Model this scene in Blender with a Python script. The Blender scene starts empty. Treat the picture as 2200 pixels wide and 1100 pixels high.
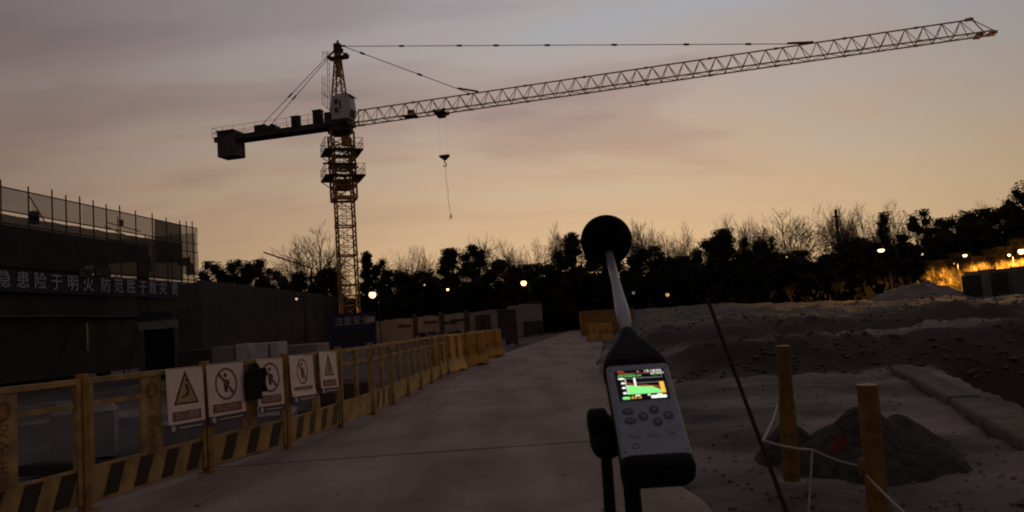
import bpy, bmesh, math, random
from mathutils import Vector, Matrix, noise

sc = bpy.context.scene
COL = sc.collection
V = Vector
random.seed(7)

# ------------------------------------------------------------------ camera
FPX, CAMH = 1650.0, 1.45
PITCH = 0.08444
ROLL = math.atan(0.07)
cam_d = bpy.data.cameras.new('camera')
cam = bpy.data.objects.new('camera', cam_d)
COL.objects.link(cam)
sc.camera = cam
cam_d.sensor_width = 36.0
cam_d.lens = 36.0 * FPX / 2200.0
cam_d.clip_start = 0.05
cam_d.clip_end = 4000
cam_d.dof.use_dof = True
cam_d.dof.focus_distance = 4.0
cam_d.dof.aperture_fstop = 13.5
FW = V((0, math.cos(PITCH), math.sin(PITCH)))
UP0 = V((0, -math.sin(PITCH), math.cos(PITCH)))
RT0 = V((1, 0, 0))
RT = RT0 * math.cos(ROLL) - UP0 * math.sin(ROLL)
UP = RT0 * math.sin(ROLL) + UP0 * math.cos(ROLL)
EYE = V((0, 0, CAMH))
_m = Matrix((RT, UP, -FW)).transposed().to_4x4()
_m.translation = EYE
cam.matrix_world = _m

# ------------------------------------------------------------------ sky
SUN_AZ = math.radians(8)            # bearing of the afterglow, clockwise from +Y
world = bpy.data.worlds.new('World')
sc.world = world
world.use_nodes = True
nt = world.node_tree
N, L = nt.nodes, nt.links
N.clear()


def nd(t, **kw):
    n = N.new(t)
    for k, v in kw.items():
        setattr(n, k, v)
    return n


def math_n(op, a, b=None, c=None, clamp=False):
    n = nd('ShaderNodeMath', operation=op, use_clamp=clamp)
    for i, x in enumerate((a, b, c)):
        if x is None:
            continue
        if isinstance(x, (int, float)):
            n.inputs[i].default_value = x
        else:
            L.new(x, n.inputs[i])
    return n.outputs[0]


def ramp_n(fac, stops, interp='LINEAR'):
    n = nd('ShaderNodeValToRGB')
    n.color_ramp.interpolation = interp
    e = n.color_ramp.elements
    while len(e) < len(stops):
        e.new(0.5)
    for el, (p, c) in zip(e, stops):
        el.position = p
        el.color = (*c, 1) if len(c) == 3 else c
    L.new(fac, n.inputs[0])
    return n.outputs[0]


def mix_n(fac, a, b, blend='MIX'):
    n = nd('ShaderNodeMix', data_type='RGBA', blend_type=blend)
    for i, x in ((0, fac), (6, a), (7, b)):
        if isinstance(x, (int, float)):
            n.inputs[i].default_value = x
        elif isinstance(x, tuple):
            n.inputs[i].default_value = (*x, 1)
        else:
            L.new(x, n.inputs[i])
    return n.outputs[2]


tc = nd('ShaderNodeTexCoord')
sep = nd('ShaderNodeSeparateXYZ')
L.new(tc.outputs['Generated'], sep.inputs[0])
dx, dy, dz = sep.outputs
horiz = math_n('SQRT', math_n('ADD', math_n('MULTIPLY', dx, dx), math_n('MULTIPLY', dy, dy)))
dot = math_n('ADD', math_n('MULTIPLY', dx, math.sin(SUN_AZ)), math_n('MULTIPLY', dy, math.cos(SUN_AZ)))
dot = math_n('DIVIDE', dot, math_n('MAXIMUM', horiz, 0.001))
az = ramp_n(math_n('MULTIPLY_ADD', dot, 0.5, 0.5), [(0.0, (0, 0, 0)), (.5, (.0, .0, .0)), (.75, (.13, .13, .13)), (.888, (.365, .365, .365)),
                                                       (.956, (.70, .70, .70)), (.985, (.90, .90, .90)), (1.0, (1, 1, 1))])
front = ramp_n(dz, [(0.0, (.70, .43, .18)), (.07, (.68, .455, .245)), (.14, (.60, .415, .255)), (.21, (.505, .375, .275)),
                    (.29, (.425, .352, .315)), (.38, (.365, .345, .36)), (.60, (.22, .20, .21)), (1.0, (.13, .115, .122))])
back = ramp_n(dz, [(0.0, (.135, .072, .056)), (.2, (.120, .076, .068)), (.38, (.112, .090, .086)), (.6, (.108, .092, .092)), (1.0, (.13, .115, .122))])
grad = mix_n(az, back, front)
# cloud sheets: direction projected on a high plane, stretched into streaks
den = math_n('ADD', math_n('MAXIMUM', dz, 0.0), 0.16)
cmb = nd('ShaderNodeCombineXYZ')
L.new(math_n('DIVIDE', dx, den), cmb.inputs[0])
L.new(math_n('DIVIDE', dy, den), cmb.inputs[1])


def cloud(rot, scale, nscale, detail, rough, loc=(0, 0, 0), dist=0.0):
    mp = nd('ShaderNodeMapping')
    mp.inputs['Rotation'].default_value = (0, 0, rot)
    mp.inputs['Scale'].default_value = scale
    mp.inputs['Location'].default_value = loc
    L.new(cmb.outputs[0], mp.inputs[0])
    ns = nd('ShaderNodeTexNoise')
    ns.inputs['Scale'].default_value = nscale
    ns.inputs['Detail'].default_value = detail
    ns.inputs['Roughness'].default_value = rough
    ns.inputs['Distortion'].default_value = dist
    L.new(mp.outputs[0], ns.inputs['Vector'])
    return ns.outputs['Fac']


c1 = cloud(math.radians(-38), (0.55, 1.0, 1), 0.9, 3, 0.5, (1.9, 4.3, 0), 0.7)
c2 = cloud(math.radians(-30), (0.6, 1.5, 1), 2.1, 5, 0.5, (7.3, 2.2, 0), 0.3)
cl = math_n('ADD', math_n('MULTIPLY', c1, 0.70), math_n('MULTIPLY', c2, 0.30))
cl = math_n('MULTIPLY_ADD', dx, 0.15, cl)          # the cloud sheet thins out to the north-east
tint = ramp_n(cl, [(.34, (.71, .63, .65)), (.44, (.90, .82, .81)), (.53, (1.04, 1.01, .98)), (.64, (.99, 1.09, 1.16))], 'EASE')
fade = nd('ShaderNodeMapRange', interpolation_type='SMOOTHSTEP')
L.new(dz, fade.inputs[0])
fade.inputs[1].default_value, fade.inputs[2].default_value = 0.05, 0.24
skyc = mix_n(fade.outputs[0], grad, mix_n(1.0, grad, tint, 'MULTIPLY'))
nis = nd('ShaderNodeTexSky')
nis.sky_type = 'NISHITA'
nis.sun_disc = False
nis.sun_elevation = math.radians(-1.5)
nis.sun_rotation = SUN_AZ
nis.air_density = 1.0
nis.dust_density = 2.0
bg1 = nd('ShaderNodeBackground')
bg1.inputs[1].default_value = 0.05
L.new(nis.outputs[0], bg1.inputs[0])
bg2 = nd('ShaderNodeBackground')
bg2.inputs[1].default_value = 1.0
L.new(skyc, bg2.inputs[0])
add = nd('ShaderNodeAddShader')
L.new(bg1.outputs[0], add.inputs[0])
L.new(bg2.outputs[0], add.inputs[1])
wo = nd('ShaderNodeOutputWorld')
L.new(add.outputs[0], wo.inputs[0])

sc.render.engine = 'CYCLES'
sc.view_settings.view_transform = 'Standard'
sc.view_settings.look = 'None'
sc.view_settings.exposure = 0.0
sc.view_settings.gamma = 1.0
sc.cycles.use_denoising = True
sc.cycles.filter_width = 1.9
sc.cycles.max_bounces = 6
sc.cycles.transparent_max_bounces = 16
sc.cycles.sample_clamp_indirect = 4.0


# ------------------------------------------------------------------ helpers
def ray(px, py):
    return FW + RT * ((px - 1100) / FPX) + UP * ((550 - py) / FPX)


def P(px, py, Y):                    # the point of a sight line at distance Y ahead
    d = ray(px, py)
    return EYE + d * (Y / d.y)


def G(px, py, z=0.0):                # the point of a sight line at height z
    d = ray(px, py)
    return EYE + d * ((z - CAMH) / d.z)


class MB:
    def __init__(s):
        s.v, s.f = [], []

    def add(s, vs, fs):
        o = len(s.v)
        s.v += [tuple(v) for v in vs]
        s.f += [tuple(i + o for i in f) for f in fs]
        return s

    def box(s, c, size, M=None):
        hx, hy, hz = size[0] / 2, size[1] / 2, size[2] / 2
        vs = [V((x, y, z)) for x in (-hx, hx) for y in (-hy, hy) for z in (-hz, hz)]
        if M is not None:
            vs = [M @ v for v in vs]
        c = V(c)
        return s.add([v + c for v in vs], [(0, 1, 3, 2), (4, 6, 7, 5), (0, 4, 5, 1), (2, 3, 7, 6), (0, 2, 6, 4), (1, 5, 7, 3)])

    def bbox(s, x0, x1, y0, y1, z0, z1):
        return s.box(((x0 + x1) / 2, (y0 + y1) / 2, (z0 + z1) / 2), (x1 - x0, y1 - y0, z1 - z0))

    def tube(s, p, q, r0, r1=None, n=4, cap=True, tw=0.0):
        p, q = V(p), V(q)
        r1 = r0 if r1 is None else r1
        d = q - p
        if d.length < 1e-6:
            return s
        d.normalize()
        a = d.orthogonal().normalized() if abs(d.z) > 0.9 else d.cross(V((0, 0, 1))).normalized()
        b = d.cross(a)
        vs = []
        for c, r in ((p, r0), (q, r1)):
            for k in range(n):
                t = 2 * math.pi * (k + 0.5) / n + tw
                vs.append(c + a * (r * math.cos(t)) + b * (r * math.sin(t)))
        fs = [(k, (k + 1) % n, n + (k + 1) % n, n + k) for k in range(n)]
        if cap:
            fs += [tuple(range(n - 1, -1, -1)), tuple(range(n, 2 * n))]
        return s.add(vs, fs)

    def path(s, pts, r, n=6):
        for i in range(len(pts) - 1):
            s.tube(pts[i], pts[i + 1], r, r, n, True)
        return s

    def lathe(s, prof, n=24, M=None):
        vs, fs = [], []
        for r, z in prof:
            for k in range(n):
                t = 2 * math.pi * k / n
                vs.append(V((r * math.cos(t), r * math.sin(t), z)))
        for i in range(len(prof) - 1):
            for k in range(n):
                a, b = i * n + k, i * n + (k + 1) % n
                fs.append((a, b, b + n, a + n))
        fs.append(tuple(range(n - 1, -1, -1)))
        fs.append(tuple((len(prof) - 1) * n + k for k in range(n)))
        if M is not None:
            vs = [M @ v for v in vs]
        return s.add(vs, fs)

    def prism(s, outline, d0, d1, axes=((1, 0, 0), (0, 0, 1), (0, 1, 0)), org=(0, 0, 0)):
        # outline in (a, b), extruded along c from d0 to d1
        a, b, c = (V(x) for x in axes)
        o = V(org)
        n = len(outline)
        vs = [o + a * u + b * w + c * d0 for u, w in outline] + [o + a * u + b * w + c * d1 for u, w in outline]
        fs = [(k, (k + 1) % n, n + (k + 1) % n, n + k) for k in range(n)] + [tuple(range(n - 1, -1, -1)), tuple(range(n, 2 * n))]
        return s.add(vs, fs)

    def mesh(s, name, m=None, smooth=False):
        me = bpy.data.meshes.new(name)
        me.from_pydata(s.v, [], s.f)
        if m:
            me.materials.append(m)
        bm = bmesh.new()
        bm.from_mesh(me)
        bmesh.ops.recalc_face_normals(bm, faces=bm.faces)
        bm.to_mesh(me)
        bm.free()
        if smooth:
            me.shade_smooth()
        return me


def link(name, data, parent=None, loc=None):
    o = bpy.data.objects.new(name, data)
    COL.objects.link(o)
    if parent is not None:
        o.parent = parent
    if loc is not None:
        o.location = loc
    return o


def part(name, mb, m, parent, smooth=False, label=None, kind=None):
    o = link(name, mb.mesh(name, m, smooth), parent)
    if label:
        o['label'] = label
    if kind:
        o['kind'] = kind
    return o


def bevel(o, w=0.006, seg=2):
    b = o.modifiers.new('edge', 'BEVEL')
    b.width = w
    b.segments = seg
    b.limit_method = 'ANGLE'
    return o


def tag(o, label, cat, group=None, kind=None):
    o['label'] = label
    o['category'] = cat
    if group:
        o['group'] = group
    if kind:
        o['kind'] = kind
    return o


def thing(name, label, cat, loc=(0, 0, 0), rz=0.0, group=None):
    o = link(name, None, None, loc)
    o.rotation_euler = (0, 0, rz)
    o.empty_display_size = 0.2
    return tag(o, label, cat, group)


def struct(name, mb, m, smooth=False):
    o = link(name, mb.mesh(name, m, smooth))
    o['kind'] = 'structure'
    return o


def dup(root, loc, rz=None, label=None, scale=None, group=None):
    r = root.copy()
    COL.objects.link(r)
    r.location = loc
    if rz is not None:
        r.rotation_euler = (0, 0, rz)
    if scale is not None:
        r.scale = scale
    if label:
        r['label'] = label
    if group:
        r['group'] = group
    for ch in list(root.children):
        c = ch.copy()
        COL.objects.link(c)
        c.parent = r
        for g in list(ch.children):
            d = g.copy()
            COL.objects.link(d)
            d.parent = c
    return r


def mat(name, col, rough=0.8, metal=0.0, var=0.25, scale=3.0, bump=0.0, bscale=40.0, dirt=None, emit=None, spec=0.3):
    m = bpy.data.materials.new(name)
    m.use_nodes = True
    t = m.node_tree
    b = t.nodes['Principled BSDF']
    b.inputs['Roughness'].default_value = rough
    b.inputs['Metallic'].default_value = metal
    b.inputs['Specular IOR Level'].default_value = spec
    if emit:
        b.inputs['Emission Color'].default_value = (*col, 1)
        b.inputs['Emission Strength'].default_value = emit
        b.inputs['Base Color'].default_value = (0.02, 0.02, 0.02, 1)
        return m
    co = t.nodes.new('ShaderNodeTexCoord')
    n1 = t.nodes.new('ShaderNodeTexNoise')
    n1.inputs['Scale'].default_value = scale
    n1.inputs['Detail'].default_value = 6
    n1.inputs['Roughness'].default_value = 0.6
    t.links.new(co.outputs['Object'], n1.inputs['Vector'])
    r = t.nodes.new('ShaderNodeValToRGB')
    lo = tuple(max(0, c * (1 - var)) for c in col) if dirt is None else dirt
    hi = tuple(min(1, c * (1 + var * 0.6)) for c in col)
    r.color_ramp.elements[0].position, r.color_ramp.elements[1].position = 0.32, 0.62
    r.color_ramp.elements[0].color, r.color_ramp.elements[1].color = (*lo, 1), (*hi, 1)
    t.links.new(n1.outputs['Fac'], r.inputs[0])
    t.links.new(r.outputs[0], b.inputs['Base Color'])
    if bump:
        n2 = t.nodes.new('ShaderNodeTexNoise')
        n2.inputs['Scale'].default_value = bscale
        n2.inputs['Detail'].default_value = 5
        t.links.new(co.outputs['Object'], n2.inputs['Vector'])
        bp = t.nodes.new('ShaderNodeBump')
        bp.inputs['Strength'].default_value = bump
        bp.inputs['Distance'].default_value = 0.02
        t.links.new(n2.outputs['Fac'], bp.inputs['Height'])
        t.links.new(bp.outputs[0], b.inputs['Normal'])
    return m


def net_mat(name, col, opacity):
    m = mat(name, col, 0.9, var=0.3, scale=1.5)
    t = m.node_tree
    b = t.nodes['Principled BSDF']
    tr = t.nodes.new('ShaderNodeBsdfTransparent')
    mx = t.nodes.new('ShaderNodeMixShader')
    mx.inputs[0].default_value = opacity
    t.links.new(tr.outputs[0], mx.inputs[1])
    t.links.new(b.outputs[0], mx.inputs[2])
    t.links.new(mx.outputs[0], t.nodes['Material Output'].inputs[0])
    return m


M_ROAD = mat('concrete_road', (.285, .228, .208), .85, var=.22, scale=.7, bump=.25, bscale=30)
M_DIRT = mat('site_dirt', (.185, .150, .138), .95, var=.55, scale=.35, bump=.8, bscale=6)
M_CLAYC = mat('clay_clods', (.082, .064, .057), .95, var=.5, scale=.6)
M_KERB = mat('kerb_concrete', (.105, .098, .088), .95, var=.4, scale=2.5, bump=.4, bscale=12)
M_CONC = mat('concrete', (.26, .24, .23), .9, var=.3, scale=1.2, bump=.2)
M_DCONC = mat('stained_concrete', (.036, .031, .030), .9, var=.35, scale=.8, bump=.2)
M_YEL = mat('yellow_paint', (.33, .215, .07), .6, var=.3, scale=3.2, bump=.08, bscale=60, dirt=(.12, .075, .038))
M_YEL2 = mat('orange_yellow_paint', (.27, .135, .026), .65, var=.4, scale=3, dirt=(.13, .065, .018))
M_YPOST = mat('yellow_post_paint', (.18, .098, .014), .7, var=.35, scale=9, bump=.15, bscale=50, dirt=(.075, .042, .016))
M_YPLAS = mat('yellow_plastic', (.42, .21, .03), .5, var=.3, scale=3, dirt=(.2, .1, .02))
M_BLK = mat('black_paint', (.02, .016, .014), .6, var=.3)
M_BLKR = mat('black_rubber', (.007, .0062, .007), .6, var=.3, scale=20, spec=.12)
M_FOAM = mat('black_foam', (.010, .010, .009), 1.0, var=.4, scale=60, bump=.8, bscale=400, spec=.05)
M_FADED = mat('faded_print', (.13, .075, .022), .6, var=.3, scale=8)
M_GREY2 = mat('weathered_plank', (.085, .072, .068), .9, var=.3)
M_PORT = mat('portal_header', (.17, .155, .165), .8, var=.3, scale=2)
M_CRATE = mat('crate_white', (.40, .37, .36), .8, var=.2, scale=2)
M_WHITE = mat('sign_white', (.72, .60, .53), .6, var=.12, scale=4)
M_SRED = mat('sign_red', (.21, .065, .055), .6, var=.2)
M_SYEL = mat('sign_yellow', (.36, .27, .10), .6, var=.2)
M_BANT = mat('banner_letters', (.40, .37, .38), .7, var=.15)
M_BANN = mat('banner_cloth', (.026, .022, .050), .8, var=.25, scale=.8)
M_NAVY = mat('sign_navy', (.055, .045, .075), .6, var=.2)
M_PALE = mat('sign_pale_print', (.42, .38, .37), .6, var=.1)
M_CRANE = mat('crane_yellow_paint', (.36, .20, .065), .6, var=.35, scale=1.5, dirt=(.20, .115, .045))
M_JIB = mat('jib_paint', (.52, .37, .23), .6, var=.3, scale=1.0)
M_DSTEEL = mat('dark_steel', (.05, .042, .04), .6, var=.3)
M_CABIN = mat('cabin_paint', (.50, .50, .52), .5, var=.15, scale=2)
M_GLASS = mat('dark_glass', (.03, .03, .035), .15, var=.1, spec=.5)
M_CWT = mat('counterweight_concrete', (.10, .09, .09), .9, var=.25, scale=1.5, bump=.2)
M_BARK = mat('bark', (.035, .027, .022), .95, var=.3, scale=4)
M_TWIG = mat('twigs', (.10, .07, .05), .95, var=.3, scale=1)
M_LEAF = mat('dark_leaves', (.018, .019, .009), .9, var=.5, scale=.8)
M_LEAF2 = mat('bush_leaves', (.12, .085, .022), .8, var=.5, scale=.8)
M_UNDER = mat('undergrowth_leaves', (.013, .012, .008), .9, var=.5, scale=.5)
M_HOARD = mat('hoarding_pale', (.25, .23, .225), .7, var=.2, scale=.8)
M_HBLUE = mat('hoarding_blue', (.028, .028, .060), .7, var=.2)
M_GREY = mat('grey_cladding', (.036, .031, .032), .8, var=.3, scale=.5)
M_GRNF = mat('dark_green_sheet', (.15, .165, .15), .8, var=.35, scale=.6)
M_BROWN = mat('brown_board', (.075, .045, .032), .8, var=.3)
M_GRAVEL = mat('dark_gravel', (.040, .038, .032), 1.0, var=.6, scale=14, bump=1.0, bscale=30)
M_REDCL = mat('red_cloth', (.13, .018, .018), .9, var=.3)
M_CORD = mat('white_cord', (.36, .32, .30), .8, var=.2, scale=30)
M_SILV = mat('meter_silver', (.235, .26, .33), .5, metal=.2, var=.1, scale=60)
M_CHROME = mat('preamp_metal', (.36, .36, .40), .42, metal=.6, var=.1)
M_KEY = mat('meter_key_dark', (.075, .08, .095), .5, var=.1)
M_KEYL = mat('meter_key_light', (.24, .245, .28), .5, var=.1)
M_SCR = mat('screen_black', (.004, .004, .004), .2, var=.1)
M_CLOTH = mat('dark_cloth', (.018, .010, .010), .95, var=.4, scale=12)
M_SAND = mat('pale_sand', (.19, .165, .145), .95, var=.3, scale=1, bump=.4, bscale=8)
M_RUST = mat('rusty_steel', (.028, .018, .014), .8, var=.3, scale=20)
M_TARP = mat('pale_tarp', (.20, .185, .185), .8, var=.25, scale=1.2)
M_NET = net_mat('scaffold_net', (.10, .085, .07), .62)
M_NETD = net_mat('scaffold_net_dense', (.030, .025, .022), .94)


def emit_mat(name, col, s):
    return mat(name, col, emit=s)


_fonts = {}


def text_mesh(txt, size, m, extrude=0.001):
    cu = bpy.data.curves.new('lettering', 'FONT')
    cu.body = txt
    cu.size = size
    cu.extrude = extrude
    cu.resolution_u = 3
    cu.align_x = 'CENTER'
    cu.align_y = 'CENTER'
    o = bpy.data.objects.new('tmp', cu)
    COL.objects.link(o)
    dg = bpy.context.evaluated_depsgraph_get()
    me = bpy.data.meshes.new_from_object(o.evaluated_get(dg))
    bpy.data.objects.remove(o)
    bpy.data.curves.remove(cu)
    me.materials.clear()
    me.materials.append(m)
    return me


UPRIGHT = Matrix.Rotation(math.pi / 2, 4, 'X')     # text in local XZ, facing -Y


def lettering(txt, size, m, parent, loc, name='lettering', sx=1.0):
    o = link(name, text_mesh(txt, size, m), parent, loc)
    o.rotation_euler = (math.pi / 2, 0, 0)
    o.scale = (sx, 1, 1)
    return o


# ------------------------------------------------------------------ ground
def lerp(a, b, t):
    return a + (b - a) * t


def sstep(a, b, x):
    t = max(0.0, min(1.0, (x - a) / (b - a)))
    return t * t * (3 - 2 * t)


ROAD_L = [(-5.2, -6), (-4.7, 4), (-4.25, 7.2), (-3.75, 8.9), (-3.3, 10.2), (-3.0, 12), (-2.8, 13.6), (-2.35, 23.4), (-1.0, 33), (2.2, 56), (7.2, 96), (12, 130)]
ROAD_R = [(1.2, -6), (1.25, 4), (1.3, 7.2), (1.35, 8.9), (1.4, 10.2), (1.5, 12), (1.6, 13.6), (2.3, 23.4), (3.6, 33), (6.0, 56), (11.4, 96), (16.5, 130)]


def road_x(tab, y):
    for (x0, y0), (x1, y1) in zip(tab, tab[1:]):
        if y0 <= y <= y1:
            return lerp(x0, x1, (y - y0) / (y1 - y0))
    return tab[0][0] if y < tab[0][1] else tab[-1][0]


def fbm(x, y, s, o=4):
    v, a = 0.0, 1.0
    for k in range(o):
        v += a * noise.noise(V((x * s, y * s, 3.7 * k)))
        s *= 2.1
        a *= 0.5
    return v


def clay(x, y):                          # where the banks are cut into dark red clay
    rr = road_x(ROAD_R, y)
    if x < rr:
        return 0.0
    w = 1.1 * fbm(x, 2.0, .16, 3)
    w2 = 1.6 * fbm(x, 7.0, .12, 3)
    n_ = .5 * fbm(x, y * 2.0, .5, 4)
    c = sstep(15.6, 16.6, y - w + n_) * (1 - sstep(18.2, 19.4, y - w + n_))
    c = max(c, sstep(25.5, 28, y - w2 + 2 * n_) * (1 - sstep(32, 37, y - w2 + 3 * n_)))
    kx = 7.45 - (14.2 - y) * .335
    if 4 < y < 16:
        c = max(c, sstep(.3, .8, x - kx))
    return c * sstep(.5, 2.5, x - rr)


def height(x, y):
    rl, rr = road_x(ROAD_L, y), road_x(ROAD_R, y)
    r = math.hypot(x, y)
    h = -0.035
    if x > rr:                                   # churned site beside the road
        o = sstep(0.0, 1.2, x - rr)
        h += o * (0.06 * fbm(x, y, .55) + 0.05 * fbm(x + 9, y, 2.0, 4))
        w = 1.1 * fbm(x, 2.0, .16, 3)
        side = sstep(0.5, 2.5, x - rr)
        rg = 1 - abs(fbm(x + 3, y + 1, .55, 5))      # broken clods and spoil ridges
        rough = sstep(14, 18, y) * (1 - .6 * sstep(60, 90, y))
        b1 = sstep(16.2 + w, 17.9 + w, y) * (1 - .75 * sstep(19, 26, y)) * (0.55 + .18 * fbm(x, y, .4, 3))
        w2 = 1.6 * fbm(x, 7.0, .12, 3)
        b2 = sstep(27.5 + w2, 31.0 + w2, y) * (0.58 + .2 * fbm(x, y, .25, 3))
        b3 = sstep(38, 72, y) * max(.25, .95 - .035 * max(0, x - 14)) + .22 * sstep(33, 45, y) * fbm(x, y, .22, 4)
        h += side * (b1 + b2 + b3) + side * rough * (.26 * (rg - .72) + .12 * fbm(x, y, 1.6, 4))
        # trench at the far side of the kerb
        kx = 7.45 - (14.2 - y) * .335
        if 4 < y < 17:
            h -= 1.1 * sstep(.25, .8, x - kx) * (1 - sstep(4.5, 7, x - kx)) * sstep(5, 7, y) * (1 - sstep(14.5, 16, y))
    elif x < rl:
        o = sstep(0.0, 0.8, rl - x)
        h += o * (0.07 * fbm(x, y, .5) + 0.03 * fbm(x, y + 5, 2.0, 3)) - .03 * o
    else:
        h = -0.12
    if r > 150:
        h += sstep(150, 600, r) * 2.0
    return h


gm = MB()
NR, NA = 400, 520
rs = [1.2 * (900 / 1.2) ** (i / NR) for i in range(NR + 1)]
for i in range(NR + 1):
    for j in range(NA + 1):
        t = 2.3 * (2 * j / NA - 1)
        t = t + (math.pi - 2.3) * (2 * j / NA - 1) ** 7
        x, y = rs[i] * math.sin(t), rs[i] * math.cos(t)
        gm.v.append((x, y, height(x, y)))
for i in range(NR):
    for j in range(NA):
        a = i * (NA + 1) + j
        gm.f.append((a, a + 1, a + NA + 2, a + NA + 1))
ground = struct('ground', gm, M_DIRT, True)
an_ = ground.data.attributes.new('covered', 'FLOAT', 'POINT')
am_ = ground.data.attributes.new('yard_shade', 'FLOAT', 'POINT')  # dimness of the yard behind the barriers, painted into the ground colour
for k_, v_ in enumerate(gm.v):
    x_, y_ = v_[0], v_[1]
    if 0 < y_ < 140:
        w_ = 3 * fbm(x_, y_, .12, 3)
        if x_ > road_x(ROAD_R, y_) + 1:
            an_.data[k_].value = sstep(34 + w_, 41 + w_, y_)
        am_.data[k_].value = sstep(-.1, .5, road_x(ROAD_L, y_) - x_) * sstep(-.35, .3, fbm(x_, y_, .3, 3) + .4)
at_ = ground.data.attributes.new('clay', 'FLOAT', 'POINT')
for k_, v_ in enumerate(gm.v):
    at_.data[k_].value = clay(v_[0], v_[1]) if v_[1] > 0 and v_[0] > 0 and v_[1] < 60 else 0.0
# the dirt material: pale trampled clay with damp dark patches and reddish soil
t = M_DIRT.node_tree
co = t.nodes.new('ShaderNodeTexCoord')
nn = t.nodes.new('ShaderNodeTexNoise')
nn.inputs['Scale'].default_value = 0.26
nn.inputs['Detail'].default_value = 7
nn.inputs['Distortion'].default_value = .6
mp = t.nodes.new('ShaderNodeMapping')
mp.inputs['Scale'].default_value = (1, 1.4, 1)
t.links.new(co.outputs['Object'], mp.inputs[0])
t.links.new(mp.outputs[0], nn.inputs['Vector'])
rp = t.nodes.new('ShaderNodeValToRGB')
rp.color_ramp.elements[0].position, rp.color_ramp.elements[0].color = .38, (.055, .038, .034, 1)
rp.color_ramp.elements[1].position, rp.color_ramp.elements[1].color = .56, (1, 1, 1, 1)
t.links.new(nn.outputs['Fac'], rp.inputs[0])
mm = t.nodes.new('ShaderNodeMix')
mm.data_type = 'RGBA'
mm.blend_type = 'MULTIPLY'
mm.inputs[0].default_value = .72
bsdf = t.nodes['Principled BSDF']
src = bsdf.inputs['Base Color'].links[0].from_socket
t.links.new(src, mm.inputs[6])
t.links.new(rp.outputs[0], mm.inputs[7])
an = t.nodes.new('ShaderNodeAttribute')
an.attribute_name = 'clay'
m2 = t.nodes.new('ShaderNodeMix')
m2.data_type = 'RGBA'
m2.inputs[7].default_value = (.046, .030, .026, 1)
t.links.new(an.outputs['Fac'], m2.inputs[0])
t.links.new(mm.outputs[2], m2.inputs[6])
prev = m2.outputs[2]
for nm_, cc_, ff_ in (('covered', (.078, .078, .066, 1), .85), ('yard_shade', (.055, .045, .043, 1), .9)):
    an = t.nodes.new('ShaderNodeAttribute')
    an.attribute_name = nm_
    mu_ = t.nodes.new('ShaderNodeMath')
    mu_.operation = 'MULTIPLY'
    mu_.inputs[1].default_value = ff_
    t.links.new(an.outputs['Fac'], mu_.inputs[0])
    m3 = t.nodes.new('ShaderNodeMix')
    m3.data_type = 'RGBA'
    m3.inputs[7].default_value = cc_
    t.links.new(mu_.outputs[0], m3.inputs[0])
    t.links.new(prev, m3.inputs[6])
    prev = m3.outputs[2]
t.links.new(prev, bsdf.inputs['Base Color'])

# road: concrete slabs cast in bays with a sunken joint between
def road_slab(y0, y1, name):
    ys = [y0]
    yy = y0
    while yy < y1 - .01:
        yy = min(y1, yy + (0.8 if yy < 30 else 4))
        ys.append(yy)
    b = MB()
    for y in ys:
        jl, jr = .05 * fbm(y, 1, .9, 3), .12 * fbm(y, 9, .8, 3)
        xl, xr = road_x(ROAD_L, y) + jl, road_x(ROAD_R, y) + jr
        sl = 0.0 if abs(y - 8.95) > .03 else 0.0
        off = 0.012 * (y - 9) * 0
        b.v += [(xl, y + off, 0), (xr, y + off, 0), (xl, y + off, -.25), (xr, y + off, -.25)]
    for i in range(len(ys) - 1):
        a = i * 4
        b.f += [(a, a + 1, a + 5, a + 4), (a + 2, a + 6, a + 7, a + 3), (a, a + 4, a + 6, a + 2), (a + 1, a + 3, a + 7, a + 5)]
    b.f += [(0, 2, 3, 1), tuple(len(b.v) - 4 + k for k in (0, 1, 3, 2))]
    return struct(name, b, M_ROAD)


J1 = 9.05
road_a = road_slab(-6, J1, 'road')
road_b = road_slab(J1 + .06, 24.5, 'road')
road_c = road_slab(24.53, 130, 'road')

# road wear: broad stains and faint wheel tracks
t = M_ROAD.node_tree
co = t.nodes.new('ShaderNodeTexCoord')
mp = t.nodes.new('ShaderNodeMapping')
mp.inputs['Scale'].default_value = (1.4, .22, 1)
t.links.new(co.outputs['Object'], mp.inputs[0])
nn = t.nodes.new('ShaderNodeTexNoise')
nn.inputs['Scale'].default_value = .9
nn.inputs['Detail'].default_value = 8
t.links.new(mp.outputs[0], nn.inputs['Vector'])
rp = t.nodes.new('ShaderNodeValToRGB')
rp.color_ramp.elements[0].position, rp.color_ramp.elements[0].color = .34, (.62, .59, .57, 1)
rp.color_ramp.elements[1].position, rp.color_ramp.elements[1].color = .6, (1.0, 1.0, 1.0, 1)
t.links.new(nn.outputs['Fac'], rp.inputs[0])
mm = t.nodes.new('ShaderNodeMix')
mm.data_type = 'RGBA'
mm.blend_type = 'MULTIPLY'
mm.inputs[0].default_value = 1.0
bsdf = t.nodes['Principled BSDF']
src = bsdf.inputs['Base Color'].links[0].from_socket
t.links.new(src, mm.inputs[6])
t.links.new(rp.outputs[0], mm.inputs[7])
t.links.new(mm.outputs[2], bsdf.inputs['Base Color'])


# ------------------------------------------------------------------ tower crane
CB = V((-15.72, 73.0, 0.0))
crane = thing('tower_crane', 'tall yellow tower crane with long level jib silhouetted against the dusk sky', 'tower crane', CB)
MR = Matrix.Rotation(math.radians(21), 3, 'Z')
jd = V((.9738, -.2273, 0.0))
jn = V((-jd.y, jd.x, 0.0))            # away from the camera
MJ = Matrix(((jd.x, jn.x, 0), (jd.y, jn.y, 0), (0, 0, 1)))


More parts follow.
